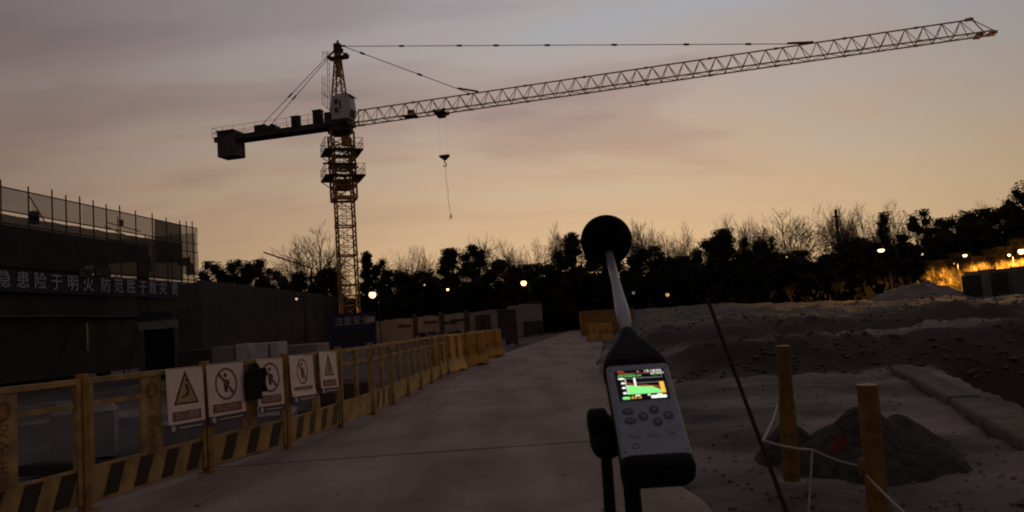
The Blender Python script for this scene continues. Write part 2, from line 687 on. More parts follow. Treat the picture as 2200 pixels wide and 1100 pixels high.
def lattice_mast(h, s, rc, rl, bays):
    b = MB()
    cs = [MR @ V((x * s / 2, y * s / 2, 0)) for x, y in ((-1, -1), (1, -1), (1, 1), (-1, 1))]
    for c in cs:
        b.tube(c, c + V((0, 0, h)), rc, n=4)
    for k in range(4):
        a, c = cs[k], cs[(k + 1) % 4]
        for i in range(bays):
            z0, z1 = h * i / bays, h * (i + 1) / bays
            if i % 2 == 0:
                b.tube(a + V((0, 0, z0)), c + V((0, 0, z1)), rl, n=4)
            else:
                b.tube(c + V((0, 0, z0)), a + V((0, 0, z1)), rl, n=4)
            b.tube(a + V((0, 0, z0)), c + V((0, 0, z0)), rl, n=4)
        # joint sleeves at the section foot
        b.tube(a + V((0, 0, -.0)), a + V((0, 0, .32)), rc * 1.45, n=4)
    return b, cs


SEC = 2.82
mb_, CS = lattice_mast(SEC, 1.63, .085, .042, 3)
for k in range(4):
    mb_.tube(CS[k] + V((0, 0, .05)), CS[(k + 1) % 4] + V((0, 0, .05)), .085, n=4)
ladder = [MR @ V((-.2, .3, 0)), MR @ V((.2, .3, 0))]
for p_ in ladder:
    mb_.tube(p_, p_ + V((0, 0, SEC)), .025, n=3)
for i in range(9):
    mb_.tube(ladder[0] + V((0, 0, .3 * i + .1)), ladder[1] + V((0, 0, .3 * i + .1)), .014, n=3)
sec_me = mb_.mesh('mast_section', M_CRANE)
for i in range(7):
    o = link('mast_section', sec_me, crane, (0, 0, .25 + i * SEC))
fb = MB()
fb.box((0, 0, .1), (3.4, 3.4, .5), MR)
part('foundation', fb, M_CONC, crane)
# climbing cage with work platforms
cg = MB()
CW = 2.15
cc = [MR @ V((x * CW / 2, y * CW / 2, 0)) for x, y in ((-1, -1), (1, -1), (1, 1), (-1, 1))]
zc0, zc1 = 14.1, 20.6
for k in range(4):
    a, c = cc[k], cc[(k + 1) % 4]
    cg.tube(a + V((0, 0, zc0)), a + V((0, 0, zc1)), .10, n=4)
    n_ = 5
    for i in range(n_):
        z0 = lerp(zc0, zc1, i / n_)
        z1 = lerp(zc0, zc1, (i + 1) / n_)
        cg.tube(a + V((0, 0, z0)), c + V((0, 0, z0)), .075, n=4)
        cg.tube(a + V((0, 0, z0)), c + V((0, 0, z1)), .05, n=4)
        if i % 2:
            cg.tube(c + V((0, 0, z0)), a + V((0, 0, z1)), .05, n=4)
    cg.tube(a + V((0, 0, zc0 + .1)), c + V((0, 0, zc0 + .1)), .12, n=4)
cg.box((0, 0, 15.6), (1.3, 1.2, 1.0), MR)
cg.box(MR @ V((.3, -.9, 19.7)), (.8, .4, .9), MR)
part('climbing_cage', cg, M_CRANE, crane)


def platform(z, inner, outer, name='platform'):
    d = MB()
    w = (outer - inner) / 2
    for sx, sy, lx, ly in ((0, -1, outer, w), (0, 1, outer, w), (-1, 0, w, inner), (1, 0, w, inner)):
        c = V((sx * (inner + w) / 2, sy * (inner + w) / 2, z))
        d.box(MR @ c, (lx, ly, .12), MR)
    for x, y in ((-1, -1), (1, -1), (1, 1), (-1, 1)):          # brackets under the deck
        d.tube(MR @ V((x * outer * .47, y * outer * .47, z - .06)), MR @ V((x * inner * .5, y * inner * .5, z - .85)), .05, n=4)
    pf = part(name, d, M_DSTEEL, crane)
    r = MB()
    q = [(-1, -1), (1, -1), (1, 1), (-1, 1)]
    for k in range(4):
        a = V((q[k][0], q[k][1], 0)) * (outer / 2 - .04)
        c = V((q[(k + 1) % 4][0], q[(k + 1) % 4][1], 0)) * (outer / 2 - .04)
        for hh in (.55, 1.1):
            r.tube(MR @ a + V((0, 0, z + hh)), MR @ c + V((0, 0, z + hh)), .028, n=3)
        for i in range(4):
            p_ = a.lerp(c, i / 4)
            r.tube(MR @ p_ + V((0, 0, z)), MR @ p_ + V((0, 0, z + 1.1)), .028, n=3)
    part('railing', r, M_DSTEEL, pf)
    return pf


platform(16.25, 1.95, 3.75)
platform(18.75, 1.95, 3.6)
pj = MB()
pj.box(MR @ V((-1.35, -.7, 17.55)), (1.1, .5, .1), MR)
pj.box(MR @ V((1.2, .6, 17.5)), (.9, .5, .1), MR)
pj.box((0, 0, 17.45), (2.5, 2.3, .14), MR)
part('hydraulic_beam', pj, M_DSTEEL, crane)
# slewing unit and turntable
sl = MB()
sl.lathe([(1.0, 20.55), (1.25, 20.75), (1.25, 21.05), (1.05, 21.1), (1.05, 21.3)], 16)
part('slewing_ring', sl, M_DSTEEL, crane)
tt = MB()
tt.box((0, 0, 21.65), (2.3, 2.2, .68), MJ)
tt.box((0, 0, 22.15), (1.5, 1.5, .5), MJ)
tt.box(jd * -1.0 + V((0, 0, 22.35)), (.6, 1.5, .75), MJ)
part('turntable', tt, M_DSTEEL, crane)
# tower head
hd = MB()
zt, zb = 29.0, 22.2
bw, tw_ = .72, .16
bs = [MJ @ V((x * bw, y * bw * .85, zb)) for x, y in ((-1, -1), (1, -1), (1, 1), (-1, 1))]
ts = [MJ @ V((x * tw_ + .12, y * tw_, zt)) for x, y in ((-1, -1), (1, -1), (1, 1), (-1, 1))]
for k in range(4):
    hd.tube(bs[k], ts[k], .085, .08, n=4)
    nb = 8
    for i in range(nb):
        u0, u1 = i / nb, (i + 1) / nb
        a0, c0 = bs[k].lerp(ts[k], u0), bs[(k + 1) % 4].lerp(ts[(k + 1) % 4], u0)
        a1, c1_ = bs[k].lerp(ts[k], u1), bs[(k + 1) % 4].lerp(ts[(k + 1) % 4], u1)
        hd.tube(a0, c0, .04, n=4)
        hd.tube(a0, c1_, .04, n=4) if i % 2 else hd.tube(c0, a1, .04, n=4)
hd.box(jd * .12 + V((0, 0, 27.6)), (.42, .42, 2.6), MJ)
part('tower_head', hd, M_CRANE, crane)
ap = MB()
ap.box(jd * .12 + V((0, 0, 29.15)), (.62, .5, .9), MJ)
ap.tube(jd * .1 + V((0, 0, 29.1)), jd * -.8 + V((0, 0, 28.55)), .15, .1, n=6)
ap.tube(jd * .1 + V((0, 0, 29.3)), jd * .95 + V((0, 0, 29.28)), .14, .09, n=6)
ap.tube(jd * .1 + V((0, 0, 29.3)), jd * .2 + V((0, 0, 29.95)), .14, .08, n=6)
for s in (-1, 1):
    ap.tube(jn * (s * .28) + jd * .3 + V((0, 0, 28.95)), jn * (s * .32) + jd * .3 + V((0, 0, 28.95)), .32, n=12)
part('head_sheave', ap, M_DSTEEL, crane)
hp = MB()
hp.box(jd * .12 + V((0, 0, 28.15)), (1.8, 1.0, .1), MJ)
hp.box(jd * 1.0 + V((0, 0, 28.3)), (.35, .7, .3), MJ)
hp.box(jd * -.72 + V((0, 0, 28.3)), (.3, .8, .3), MJ)
part('head_platform', hp, M_DSTEEL, crane)
# caged ladder on the back of the head
lc = MB()
lo_, hi_ = jd * -1.15 + V((0, 0, 23.2)), jd * -.85 + V((0, 0, 28.9))
for w_ in (-.22, .22):
    lc.tube(lo_ + jn * w_, hi_ + jn * w_, .028, n=3)
lo2, hi2 = lo_ + jd * -.5 + V((0, 0, .6)), hi_ + jd * -.5
for w_ in (-.25, .25):
    lc.tube(lo2 + jn * w_, lo2.lerp(hi2, .55) + jn * w_, .024, n=3)
    lc.tube(lo2.lerp(hi2, .85) + jn * w_, hi2 + jn * w_, .024, n=3)
for i in range(11):
    u = i / 10
    lc.tube(lo_.lerp(hi_, u) - jn * .22, lo_.lerp(hi_, u) + jn * .22, .02, n=3)
    if i % 2 == 0 and (u < .6 or u > .85):
        lc.tube(lo_.lerp(hi_, u) - jn * .25, lo2.lerp(hi2, u) - jn * .25, .022, n=3)
        lc.tube(lo_.lerp(hi_, u) + jn * .25, lo2.lerp(hi2, u) + jn * .25, .022, n=3)
        lc.tube(lo2.lerp(hi2, u) - jn * .25, lo2.lerp(hi2, u) + jn * .25, .022, n=3)
part('caged_ladder', lc, M_CRANE, crane)
# cab on the camera side of the turntable
cabc = P(738, 232, 71.3) - CB
cb = MB()
cout = [(-.95, -1.15), (.72, -1.15), (1.0, -.35), (.86, .98), (.62, 1.15), (-.95, 1.15)]
cb.prism(cout, -.65, .65, (tuple(jd), (0, 0, 1), tuple(jn)), tuple(cabc))
cabin = part('operator_cab', cb, M_CABIN, crane)
cabin['label'] = 'pale grey operator cab beside the tower head'
wn = MB()
F = cabc - jn * .66
for (u0, u1, w0, w1) in ((-.62, -.25, .25, .75), (-.62, -.25, -.55, -.05), (-.12, .05, -.2, .6)):
    wn.prism([(u0, w0), (u1, w0), (u1, w1), (u0, w1)], -.012, .012, (tuple(jd), (0, 0, 1), tuple(jn)), tuple(F))
part('window', wn, M_GLASS, cabin)
wn = MB()
wn.prism([(.755, -1.05), (1.012, -.35), (.90, .7), (.87, .7), (.98, -.35), (.74, -1.0)], -.55, .55, (tuple(jd), (0, 0, 1), tuple(jn)), tuple(cabc))
part('front_window', wn, M_GLASS, cabin)
rf = MB()
rf.prism([(.5, 1.16), (1.05, .92), (1.1, .98), (.55, 1.24)], -.68, .68, (tuple(jd), (0, 0, 1), tuple(jn)), tuple(cabc))
part('sun_visor', rf, M_DSTEEL, cabin)

# jib: triangular lattice, ten bolted sections
root_b = P(772, 266, 72.7) - CB
tip_b = P(2128, 71, 60.0) - CB
JL = (tip_b - root_b).length
jdir = (tip_b - root_b).normalized()
side = V((0, 0, 1)).cross(jdir).normalized()
jup = jdir.cross(side).normalized()
if jup.z < 0:
    jup = -jup
JW, JH, NS = 1.25, 1.32, 10
sl_ = JL / NS


def jib_section(last=False):
    b = MB()
    nbay = 4
    ax = lambda x, y, z: (x, y, z)
    for y in (-JW / 2, JW / 2):
        b.tube((0, y, 0), (sl_, y, 0), .072, n=4)
        b.tube((0, y, 0), (.3, y, 0), .11, n=4)
    lt = sl_ * (1 - .22 * last)
    b.tube((0, 0, JH), (lt, 0, JH), .072, n=4)
    b.tube((0, 0, JH), (.3, 0, JH), .115, n=4)
    step = sl_ / nbay
    for i in range(nbay):
        x0, x1, xm = i * step, (i + 1) * step, (i + .5) * step
        for y in (-JW / 2, JW / 2):
            if xm <= lt:
                b.tube((x0, y, 0), (xm, 0, JH), .034, n=4)
                b.tube((xm, 0, JH), (x1, y, 0), .034, n=4)
        b.tube((x0, -JW / 2, 0), (x0, JW / 2, 0), .03, n=4)
        b.tube((x0, -JW / 2, 0), (x1, JW / 2, 0), .026, n=4) if i % 2 else b.tube((x0, JW / 2, 0), (x1, -JW / 2, 0), .026, n=4)
    if last:
        for y in (-JW / 2, JW / 2):
            b.tube((lt, 0, JH), (sl_, y, 0), .045, n=4)
        b.tube((sl_, -JW / 2, 0), (sl_, JW / 2, 0), .09, n=4)
        b.box((sl_ + .12, 0, -.05), (.5, .8, .22))
        b.box((lt - .2, 0, JH + .03), (.6, .25, .2))
        b.box((sl_ - .9, 0, -.1), (.5, 1.0, .22))
        b.tube((lt, .3, JH), (lt, .3, JH + .35), .03, n=4)
    return b


j_me = jib_section().mesh('jib_section', M_JIB)
jl_me = jib_section(True).mesh('jib_section', M_JIB)
RJ = Matrix((jdir, side, jup)).transposed()
for i in range(NS):
    o = link('jib_section', j_me if i < NS - 1 else jl_me, crane)
    o.matrix_local = Matrix.Translation(root_b + jdir * (sl_ * i)) @ RJ.to_4x4()
jr = MB()                                      # root link to the turntable
for s in (-1, 1):
    jr.tube(root_b + side * (s * JW / 2), root_b - jdir * 1.2 + side * (s * .4) , .1, n=4)
    jr.tube(root_b + jup * JH, root_b - jdir * .35 + side * (s * JW / 2), .06, n=4)
part('jib_root', jr, M_JIB, crane)


def jp(px):                                    # distance along the jib for an image column
    lo, hi = 0.0, JL
    for _ in range(40):
        m_ = (lo + hi) / 2
        w = CB + root_b + jdir * m_ - EYE
        x = 1100 + FPX * w.dot(RT) / w.dot(FW)
        lo, hi = (m_, hi) if x < px else (lo, m_)
    return lo


apex = jd * .75 + V((0, 0, 29.25))


def tie(px_end, knots, z_sag=0.0):
    e = root_b + jdir * jp(px_end) + jup * (JH + .06)
    a = apex.copy()
    b = MB()
    m0 = e - (e - a).normalized() * 1.7
    b.tube(a, e, .036, n=5)
    o = part('tie_bar', b, M_DSTEEL, crane)
    for u in knots:
        c = MB()
        p_ = a.lerp(e, u)
        d = (e - a).normalized()
        c.tube(p_ - d * .24, p_ + d * .24, .10, n=6)
        part('coupler', c, M_DSTEEL, o)
    c = MB()
    d = (e - a).normalized()
    c.tube(e - d * 1.3 + V((0, 0, .05)), e + jdir * .9 - d * .1, .105, n=4)
    part('lug', c, M_DSTEEL, o)


tie(1730, [(x - 735) / (1730 - 735) for x in (878, 1014, 1098, 1212, 1355, 1503, 1625)])
tie(1012, [(x - 735) / (1012 - 735) for x in (778, 905)])

# counter jib
cjd = -jd
z_c = 21.55
cj = MB()
CJL = 12.5
for s in (-.75, .75):
    cj.box(cjd * (CJL / 2 + .8) + jn * s + V((0, 0, z_c - .05)), (CJL, .16, .52), MJ)
cj.box(cjd * (CJL / 2 + .8) + V((0, 0, z_c + .1)), (CJL, 1.4, .08), MJ)
for i in range(9):
    cj.box(cjd * (1.2 + i * 1.5) + V((0, 0, z_c - .18)), (.14, 1.4, .2), MJ)
cjo = part('counter_jib', cj, M_DSTEEL, crane)
rl_ = MB()
for s in (-1.15, 1.15):
    for hh in (.55, 1.05):
        rl_.tube(cjd * 1.6 + jn * s + V((0, 0, z_c + hh)), cjd * (CJL + .75) + jn * s + V((0, 0, z_c + hh)), .02, n=3)
    for i in range(11):
        p_ = cjd * (1.6 + i * (CJL - .85) / 10) + jn * s
        rl_.tube(p_ + V((0, 0, z_c + .1)), p_ + V((0, 0, z_c + 1.05)), .02, n=3)
        rl_.tube(p_ + V((0, 0, z_c + .08)), cjd * (1.6 + i * (CJL - .85) / 10) + jn * (s * .6) + V((0, 0, z_c + .08)), .03, n=3)
e_ = cjd * (CJL + .75)
for hh in (.1, .55, 1.05):
    rl_.tube(e_ - jn * 1.15 + V((0, 0, z_c + hh)), e_ + jn * 1.15 + V((0, 0, z_c + hh)), .03, n=3)
part('railing', rl_, M_DSTEEL, cjo)
for i in range(4):                              # counterweight slabs hung through the deck
    w = MB()
    w.box(cjd * (11.15 + i * .52) + V((0, 0, z_c - .62)), (.47, 1.75, 2.5), MJ)
    w.box(cjd * (11.15 + i * .52) + V((0, 0, z_c + .66)), (.42, 2.3, .14), MJ)
    bevel(part('counterweight', w, M_CWT, crane), .04)
for (c, sx, sz, dy) in ((2.05, .85, 1.32, -.5), (4.35, .75, 1.0, -.6)):
    w = MB()
    w.box(cjd * c + jn * dy + V((0, 0, z_c + .14 + sz / 2)), (sx, .6, sz), MJ)
    w.box(cjd * c + jn * dy + V((0, 0, z_c + .18 + sz)), (sx + .12, .72, .07), MJ)
    part('electric_cabinet', w, M_GREY, crane)
w = MB()
w.prism([(-.9, 0), (.9, 0), (.9, .3), (.2, .78), (-.9, .78)], -.6, .6, (tuple(cjd * -1), (0, 0, 1), tuple(jn)), tuple(cjd * 8.0 + V((0, 0, z_c + .14))))
w.tube(cjd * 7.0 - jn * .6 + V((0, 0, z_c + .5)), cjd * 7.0 + jn * .6 + V((0, 0, z_c + .5)), .35, n=12)
part('hoist_winch', w, M_DSTEEL, crane)
for s in (-.42, .42):
    b = MB()
    a = jd * -.75 + jn * (s * .35) + V((0, 0, 28.55))
    e = cjd * 8.85 + jn * s * 1.5 + V((0, 0, z_c + .2))
    b.tube(a, e, .032, n=5)
    o = part('counter_tie', b, M_DSTEEL, crane)
    d = (e - a).normalized()
    for u in (.52, .93):
        c = MB()
        p_ = a.lerp(e, u)
        c.tube(p_ - d * .3, p_ + d * .3, .085, n=6)
        part('coupler', c, M_DSTEEL, o)

# trolley, hook block and ropes
tp = root_b + jdir * jp(948)
tr = MB()
tr.box(tp + V((0, 0, -.16)), (1.05, 1.3, .16), RJ)
tr.box(tp + V((0, 0, -.36)), (.7, .7, .3), RJ)
for sx in (-.45, .45):
    for s in (-.7, .7):
        tr.tube(tp + jdir * sx + side * (s - .05), tp + jdir * sx + side * (s + .05), .16, n=10)
tr.box(tp + jdir * -.2 + V((0, 0, .2)), (1.5, .3, .12), RJ)
part('trolley', tr, M_DSTEEL, crane)
mo = MB()
mp_ = root_b + jdir * jp(884)
mo.box(mp_ + V((0, 0, .32)), (.55, .5, .5), RJ)
mo.tube(mp_ - side * .4 + V((0, 0, .3)), mp_ + side * .4 + V((0, 0, .3)), .26, n=10)
mo.box(mp_ + jdir * -.1 + V((0, 0, .02)), (1.3, .9, .1), RJ)
part('trolley_winch', mo, M_DSTEEL, crane)
hk = P(955, 338, CB.y + tp.y) - CB
rp_ = MB()
for s in (-.36, .36):
    for q in (-.1, .1):
        rp_.tube(tp + jdir * s + side * q + V((0, 0, -.3)), hk + jdir * (s * 1.0) + side * q + V((0, 0, .1)), .0025, n=3)
part('hoist_rope', rp_, M_DSTEEL, crane)
hb = MB()
hb.prism([(-.46, .22), (.46, .22), (.5, .08), (.22, -.16), (.1, -.26), (-.1, -.26), (-.22, -.16), (-.5, .08)], -.16, .16, (tuple(jdir), (0, 0, 1), tuple(side)), tuple(hk))
hb.tube(hk + V((0, 0, -.26)), hk + V((0, 0, -.55)), .06, n=6)
ang = [math.radians(a_) for a_ in range(90, -181, -30)]
hb.path([hk + V((0, 0, -.72)) + jdir * (.15 * math.cos(a_)) + V((0, 0, .15 * math.sin(a_))) for a_ in ang], .05, 5)
part('hook_block', hb, M_DSTEEL, crane)
sg = MB()
s0 = CB + hk + V((0, 0, -.8))
s1 = P(968, 468, CB.y + tp.y)
pts = [s0.lerp(s1, u / 8) + jdir * (.05 * math.sin(u * 2.1)) for u in range(9)]
sg.path(pts, .017, 4)
sg.path([s1, s1 + jdir * .08 + V((0, 0, .35)), s1 + jdir * .12 + V((0, 0, -.02)), s1 + jdir * -.02 + V((0, 0, -.12)), s1 + jdir * -.14 + V((0, 0, -.02))], .028, 4)
tag(link('lifting_sling', sg.mesh('lifting_sling', M_DSTEEL)), 'thin lifting sling dangling below the crane hook block', 'sling')

# ------------------------------------------------------------------ scaffolded building
A0, A1 = V((-20.8, 24.5, 0)), V((-18.52, 45.0, 0))
fd = (A1 - A0).normalized()
fn = V((fd.y, -fd.x, 0))              # outward, towards the road
FLEN = (A1 - A0).length
bl = thing('scaffolded_building', 'dark unfinished concrete building wrapped in scaffolding and netting', 'building', A0, 0)
BM = Matrix(((fd.x, -fn.x, 0), (fd.y, -fn.y, 0), (0, 0, 1)))     # local x along facade, y inwards


def fs_px(px, off=0.0):                # distance along the facade for an image column near eye level
    d = ray(px, 600)
    o = EYE + V((0, 0, 0))
    # solve o + d t on line A0 + fn*off + fd*s (plan view)
    b_ = A0 + fn * off
    det = d.x * (-fd.y) - d.y * (-fd.x)
    rx, ry = b_.x - o.x, b_.y - o.y
    t_ = (rx * (-fd.y) - ry * (-fd.x)) / det
    p_ = o + d * t_
    return (V((p_.x, p_.y, 0)) - b_).dot(fd)


core_end = fs_px(372)


def loc_box(b, s0, s1, y0, y1, z0, z1):
    c = BM @ V(((s0 + s1) / 2, (y0 + y1) / 2, 0))
    return b.box(c + V((0, 0, (z0 + z1) / 2)), (s1 - s0, y1 - y0, z1 - z0), BM)


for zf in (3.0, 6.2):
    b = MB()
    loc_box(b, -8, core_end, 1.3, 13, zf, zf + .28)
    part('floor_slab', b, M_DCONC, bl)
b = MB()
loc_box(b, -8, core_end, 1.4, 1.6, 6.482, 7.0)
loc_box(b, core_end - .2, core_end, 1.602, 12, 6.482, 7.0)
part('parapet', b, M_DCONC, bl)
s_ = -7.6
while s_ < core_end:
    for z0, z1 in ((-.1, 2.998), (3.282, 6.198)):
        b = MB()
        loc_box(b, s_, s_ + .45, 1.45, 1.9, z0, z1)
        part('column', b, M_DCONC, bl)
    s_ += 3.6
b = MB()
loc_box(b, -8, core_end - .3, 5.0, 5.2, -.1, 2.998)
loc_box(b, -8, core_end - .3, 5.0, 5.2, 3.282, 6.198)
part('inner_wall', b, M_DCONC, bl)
# infill block walls between columns on some bays
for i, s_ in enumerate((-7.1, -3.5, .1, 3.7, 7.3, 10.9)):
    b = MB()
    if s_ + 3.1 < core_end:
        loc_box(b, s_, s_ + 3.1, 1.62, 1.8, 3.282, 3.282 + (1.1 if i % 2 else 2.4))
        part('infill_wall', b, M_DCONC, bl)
# scaffold standards at the columns of the photo, ledgers, braces
pole_px = [4, 64, 115, 145, 175, 204, 232, 261, 295, 331, 361, 390, 404, 417]
poles = [fs_px(x) for x in pole_px] + [fs_px(4) - 2 * k for k in (1, 2)]
TOPZ = 8.22
for i, s_ in enumerate(poles):
    b = MB()
    p_ = BM @ V((s_, 0, 0))
    b.tube(p_ + V((0, 0, -.1)), p_ + V((0, 0, TOPZ + random.uniform(.22, .40))), .032, n=5)
    part('scaffold_pole', b, M_RUST, bl)
for z in (1.7, 3.4, 5.1, 6.75, 7.25, TOPZ - .02):
    b = MB()
    b.tube(BM @ V((-4, -.05, 0)) + V((0, 0, z)), BM @ V((FLEN, -.05, 0)) + V((0, 0, z)), .03, n=5)
    part('ledger', b, M_RUST, bl)
b = MB()
for (sa, za, sb, zb_) in ((poles[1] + .2, 8.1, poles[2] - .2, 7.0), (poles[6], 7.4, poles[8], 7.0), (poles[6] + .2, 7.6, poles[8] + .6, 7.45), (poles[7], 8.0, poles[7], 6.8)):
    b.tube(BM @ V((sa, .12, 0)) + V((0, 0, za)), BM @ V((sb, .12, 0)) + V((0, 0, zb_)), .025, n=4)
part('scaffold_brace', b, M_RUST, bl)
b = MB()
loc_box(b, poles[2] - .75, poles[2] - .45, .25, .5, 7.0, 7.55)
loc_box(b, poles[7] + .35, poles[7] + .6, .2, .3, 7.6, 7.9)
part('tied_bundle', b, M_BLKR, bl)
b = MB()
for i in range(4):
    loc_box(b, fs_px(310), FLEN, 1.0 + i * 3.5, 1.06 + i * 3.5, -.1, TOPZ - .6)


def net(s0, s1, z0, z1, m, name='net_panel', y=-.1, along=True):
    nx = max(2, int((s1 - s0) / .35))
    nz = max(2, int((z1 - z0) / .35))
    b = MB()
    for i in range(nx + 1):
        for k in range(nz + 1):
            s = lerp(s0, s1, i / nx)
            z = lerp(z0, z1, k / nz)
            w = .05 * noise.noise(V((s * .9, z * .9, 2))) + .03 * noise.noise(V((s * 2.3, z * .6, 9)))
            if k == nz:
                z += -.03 * abs(math.sin(s * 2.2))
            b.v.append(tuple((BM @ V((s, y + w, 0)) if along else BM @ V((FLEN + w, s, 0))) + V((0, 0, z))))
    for i in range(nx):
        for k in range(nz):
            a = i * (nz + 1) + k
            b.f.append((a, a + 1, a + nz + 2, a + nz + 1))
    return part(name, b, m, bl, True)


net(-4, poles[1], 7.25, TOPZ, M_NET)
net(poles[1] + .02, poles[4], 7.22, TOPZ, M_NET)
net(poles[4] + .02, poles[9] , 7.2, TOPZ, M_NET)
net(poles[9] + .02, poles[11], 6.0, TOPZ, M_NETD)
net(poles[11] + .02, FLEN, 5.4, TOPZ, M_NET)
net(-4, poles[11] - .05, 5.0, 7.1, M_NETD, 'lower_net', -.14)
net(-4, FLEN, .4, 4.95, M_NETD, 'lower_net', -.16)
net(.1, 7.0, 5.0, TOPZ - .25, M_NET, 'end_net', 0, False)
net(.1, 7.0, .3, 5.0, M_NETD, 'end_net', 0, False)
b = MB()
for k in range(1, 5):
    p_ = BM @ V((FLEN, k * 1.6, 0))
    b.tube(p_ + V((0, 0, -.1)), p_ + V((0, 0, TOPZ - .1)), .03, n=5)
part('end_pole', b, M_RUST, bl)

for k in range(6):                              # deck planks sticking out past the net
    b = MB()
    loc_box(b, -3 + k * 3.3, .24 + k * 3.3, -.42, -.20, 2.98 + .02 * (k % 2), 3.04 + .02 * (k % 2))
    part('deck_plank', b, M_GREY2, bl)
for k, (s0_, z0_, s1_, z1_) in enumerate(((1.0, .1, 3.4, 3.9), (8.0, .0, 9.6, 3.0), (10.4, 3.1, 12.6, 5.0), (13.2, .1, 14.4, 3.0))):
    b = MB()
    b.tube(BM @ V((s0_, -.3, 0)) + V((0, 0, z0_)), BM @ V((s1_, -.26, 0)) + V((0, 0, z1_)), .03, n=5)
    part('raker_tube', b, M_RUST, bl)

# banner with the white slogan
zb0, zb1 = 3.98, 4.82
s_a, s_b = -3.5, fs_px(388, .35)
bn = thing('slogan_banner', 'long dark banner with white Chinese slogan across the scaffolded building', 'banner', A0 + fn * .34)
b = MB()
nx = 60
for i in range(nx + 1):
    s = lerp(s_a, s_b, i / nx)
    for k, z in enumerate((zb0, (zb0 + zb1) / 2, zb1)):
        w = .035 * noise.noise(V((s * .8, z, 5)))
        b.v.append(tuple(BM @ V((s, w, 0)) + V((0, 0, z))))
for i in range(nx):
    for k in range(2):
        a = i * 3 + k
        b.f.append((a, a + 1, a + 4, a + 3))
part('banner_sheet', b, M_BANN, bn, True)
fang = math.atan2(fd.y, fd.x)
chars = list('隐患险于明火防范胜于救灾责')
cpx = [8, 50, 87, 122, 157, 190, 227, 255, 282, 307, 328, 350, 375]
for ch, x in zip(chars, cpx):
    o = link('lettering', text_mesh(ch, .74, M_BANT, .004), bn)
    p_ = BM @ V((fs_px(x, .42), -.07, 0)) + V((0, 0, (zb0 + zb1) / 2 + .02))
    o.matrix_local = Matrix.Translation(p_) @ Matrix.Rotation(fang, 4, 'Z') @ UPRIGHT
# boards on the scaffold above the banner
for (x0, x1, y0, y1, lb) in ((171, 198, 578, 596, 'small pale board on scaffold just above banner, nearer of two'), (206, 238, 574, 594, 'pale board on scaffold just above banner, farther of two')):
    q0, q1 = fs_px(x0, .4), fs_px(x1, .4)
    dd = (A0 + fd * ((q0 + q1) / 2)).y
    zt_, zb_ = P((x0 + x1) / 2, y0, dd).z, P((x0 + x1) / 2, y1, dd).z
    c = A0 + fn * .4 + fd * ((q0 + q1) / 2)
    b = MB()
    b.box((0, 0, 0), (q1 - q0, .04, zt_ - zb_), BM)
    b.box(BM @ V((.15 * (q1 - q0), -.03, 0)), (.3 * (q1 - q0), .02, (zt_ - zb_) * .7), BM)
    o = link('notice_board', b.mesh('notice_board', M_GREY), None, (c.x, c.y, (zt_ + zb_) / 2))
    tag(o, lb, 'board')
# pale rags and netting scraps at the far end of the facade
for i, (x, y, w, h_) in enumerate(((315, 568, .5, .7), (352, 558, 1.0, .35), (395, 562, .8, .5), (408, 578, .5, .7))):
    dd = 40 + (x - 315) * .045
    p_ = P(x, y, dd)
    b = MB()
    for a_ in range(6):
        for k in range(4):
            b.v.append(((a_ / 5 - .5) * w, .06 * noise.noise(V((a_ * .9, k, i * 3.1))) * 2, (k / 3 - .5) * h_ - .12 * noise.noise(V((a_ * .7, 1, i)))))
    for a_ in range(5):
        for k in range(3):
            q = a_ * 4 + k
            b.f.append((q, q + 1, q + 5, q + 4))
    o = link('loose_sheet', b.mesh('loose_sheet', M_GREY), None, p_)
    o.rotation_euler = (0, 0, fang * .6)
    tag(o, ('pale loose sheet caught on scaffold end, lowest near the slogan', 'wide pale loose sheet flat on the scaffold end', 'pale loose sheet under the net corner of scaffold', 'narrow loose sheet at the very corner of scaffold')[i], 'sheet', 'loose sheets on the scaffold')

# entrance portal with pale header
pc = G(343, 803)
pc = V((P(343, 740, 34.5).x, 34.5, -.05))
po = thing('entrance_portal', 'pale grey framed site entrance portal with dark doorway before the building', 'portal', pc, math.radians(14))
b = MB()
b.bbox(-.82, -.62, -.06, .06, 0, 2.25)
part('post', b, M_GREY2, po)
b = MB()
b.bbox(.62, .76, -.06, .06, 0, 2.25)
part('post', b, M_GREY2, po)
b = MB()
b.bbox(-.86, .78, -.08, .08, 2.252, 2.62)
part('header_board', b, M_PORT, po)
b = MB()
b.bbox(-.78, .66, -.1, .1, 2.72, 3.02)
part('upper_board', b, M_GREY, po)
b = MB()
for x in (-.6, .5):
    b.bbox(x - .03, x + .03, -.05, .05, 2.662, 2.718)
part('bracket', b, M_DSTEEL, po)
b = MB()
b.bbox(-.62, .62, .065, .09, 0, 2.25)
part('door', b, M_BLKR, po)  # black sheet painting the shade inside the open doorway

# ------------------------------------------------------------------ long grey wall and things in the dark yard
w0, w1 = P(424, 640, 50), P(772, 660, 97)
w0.z = w1.z = 0
wd = (w1 - w0).normalized()
wl = thing('grey_site_wall', 'long dull grey clad wall running back toward the crane', 'wall', w0, math.atan2(wd.y, wd.x))
WL = (w1 - w0).length
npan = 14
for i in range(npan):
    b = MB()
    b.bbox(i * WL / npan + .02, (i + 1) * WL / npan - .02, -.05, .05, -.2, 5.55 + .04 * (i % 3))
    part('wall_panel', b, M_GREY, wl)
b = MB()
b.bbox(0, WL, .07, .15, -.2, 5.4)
part('backing_frame', b, M_DSTEEL, wl)

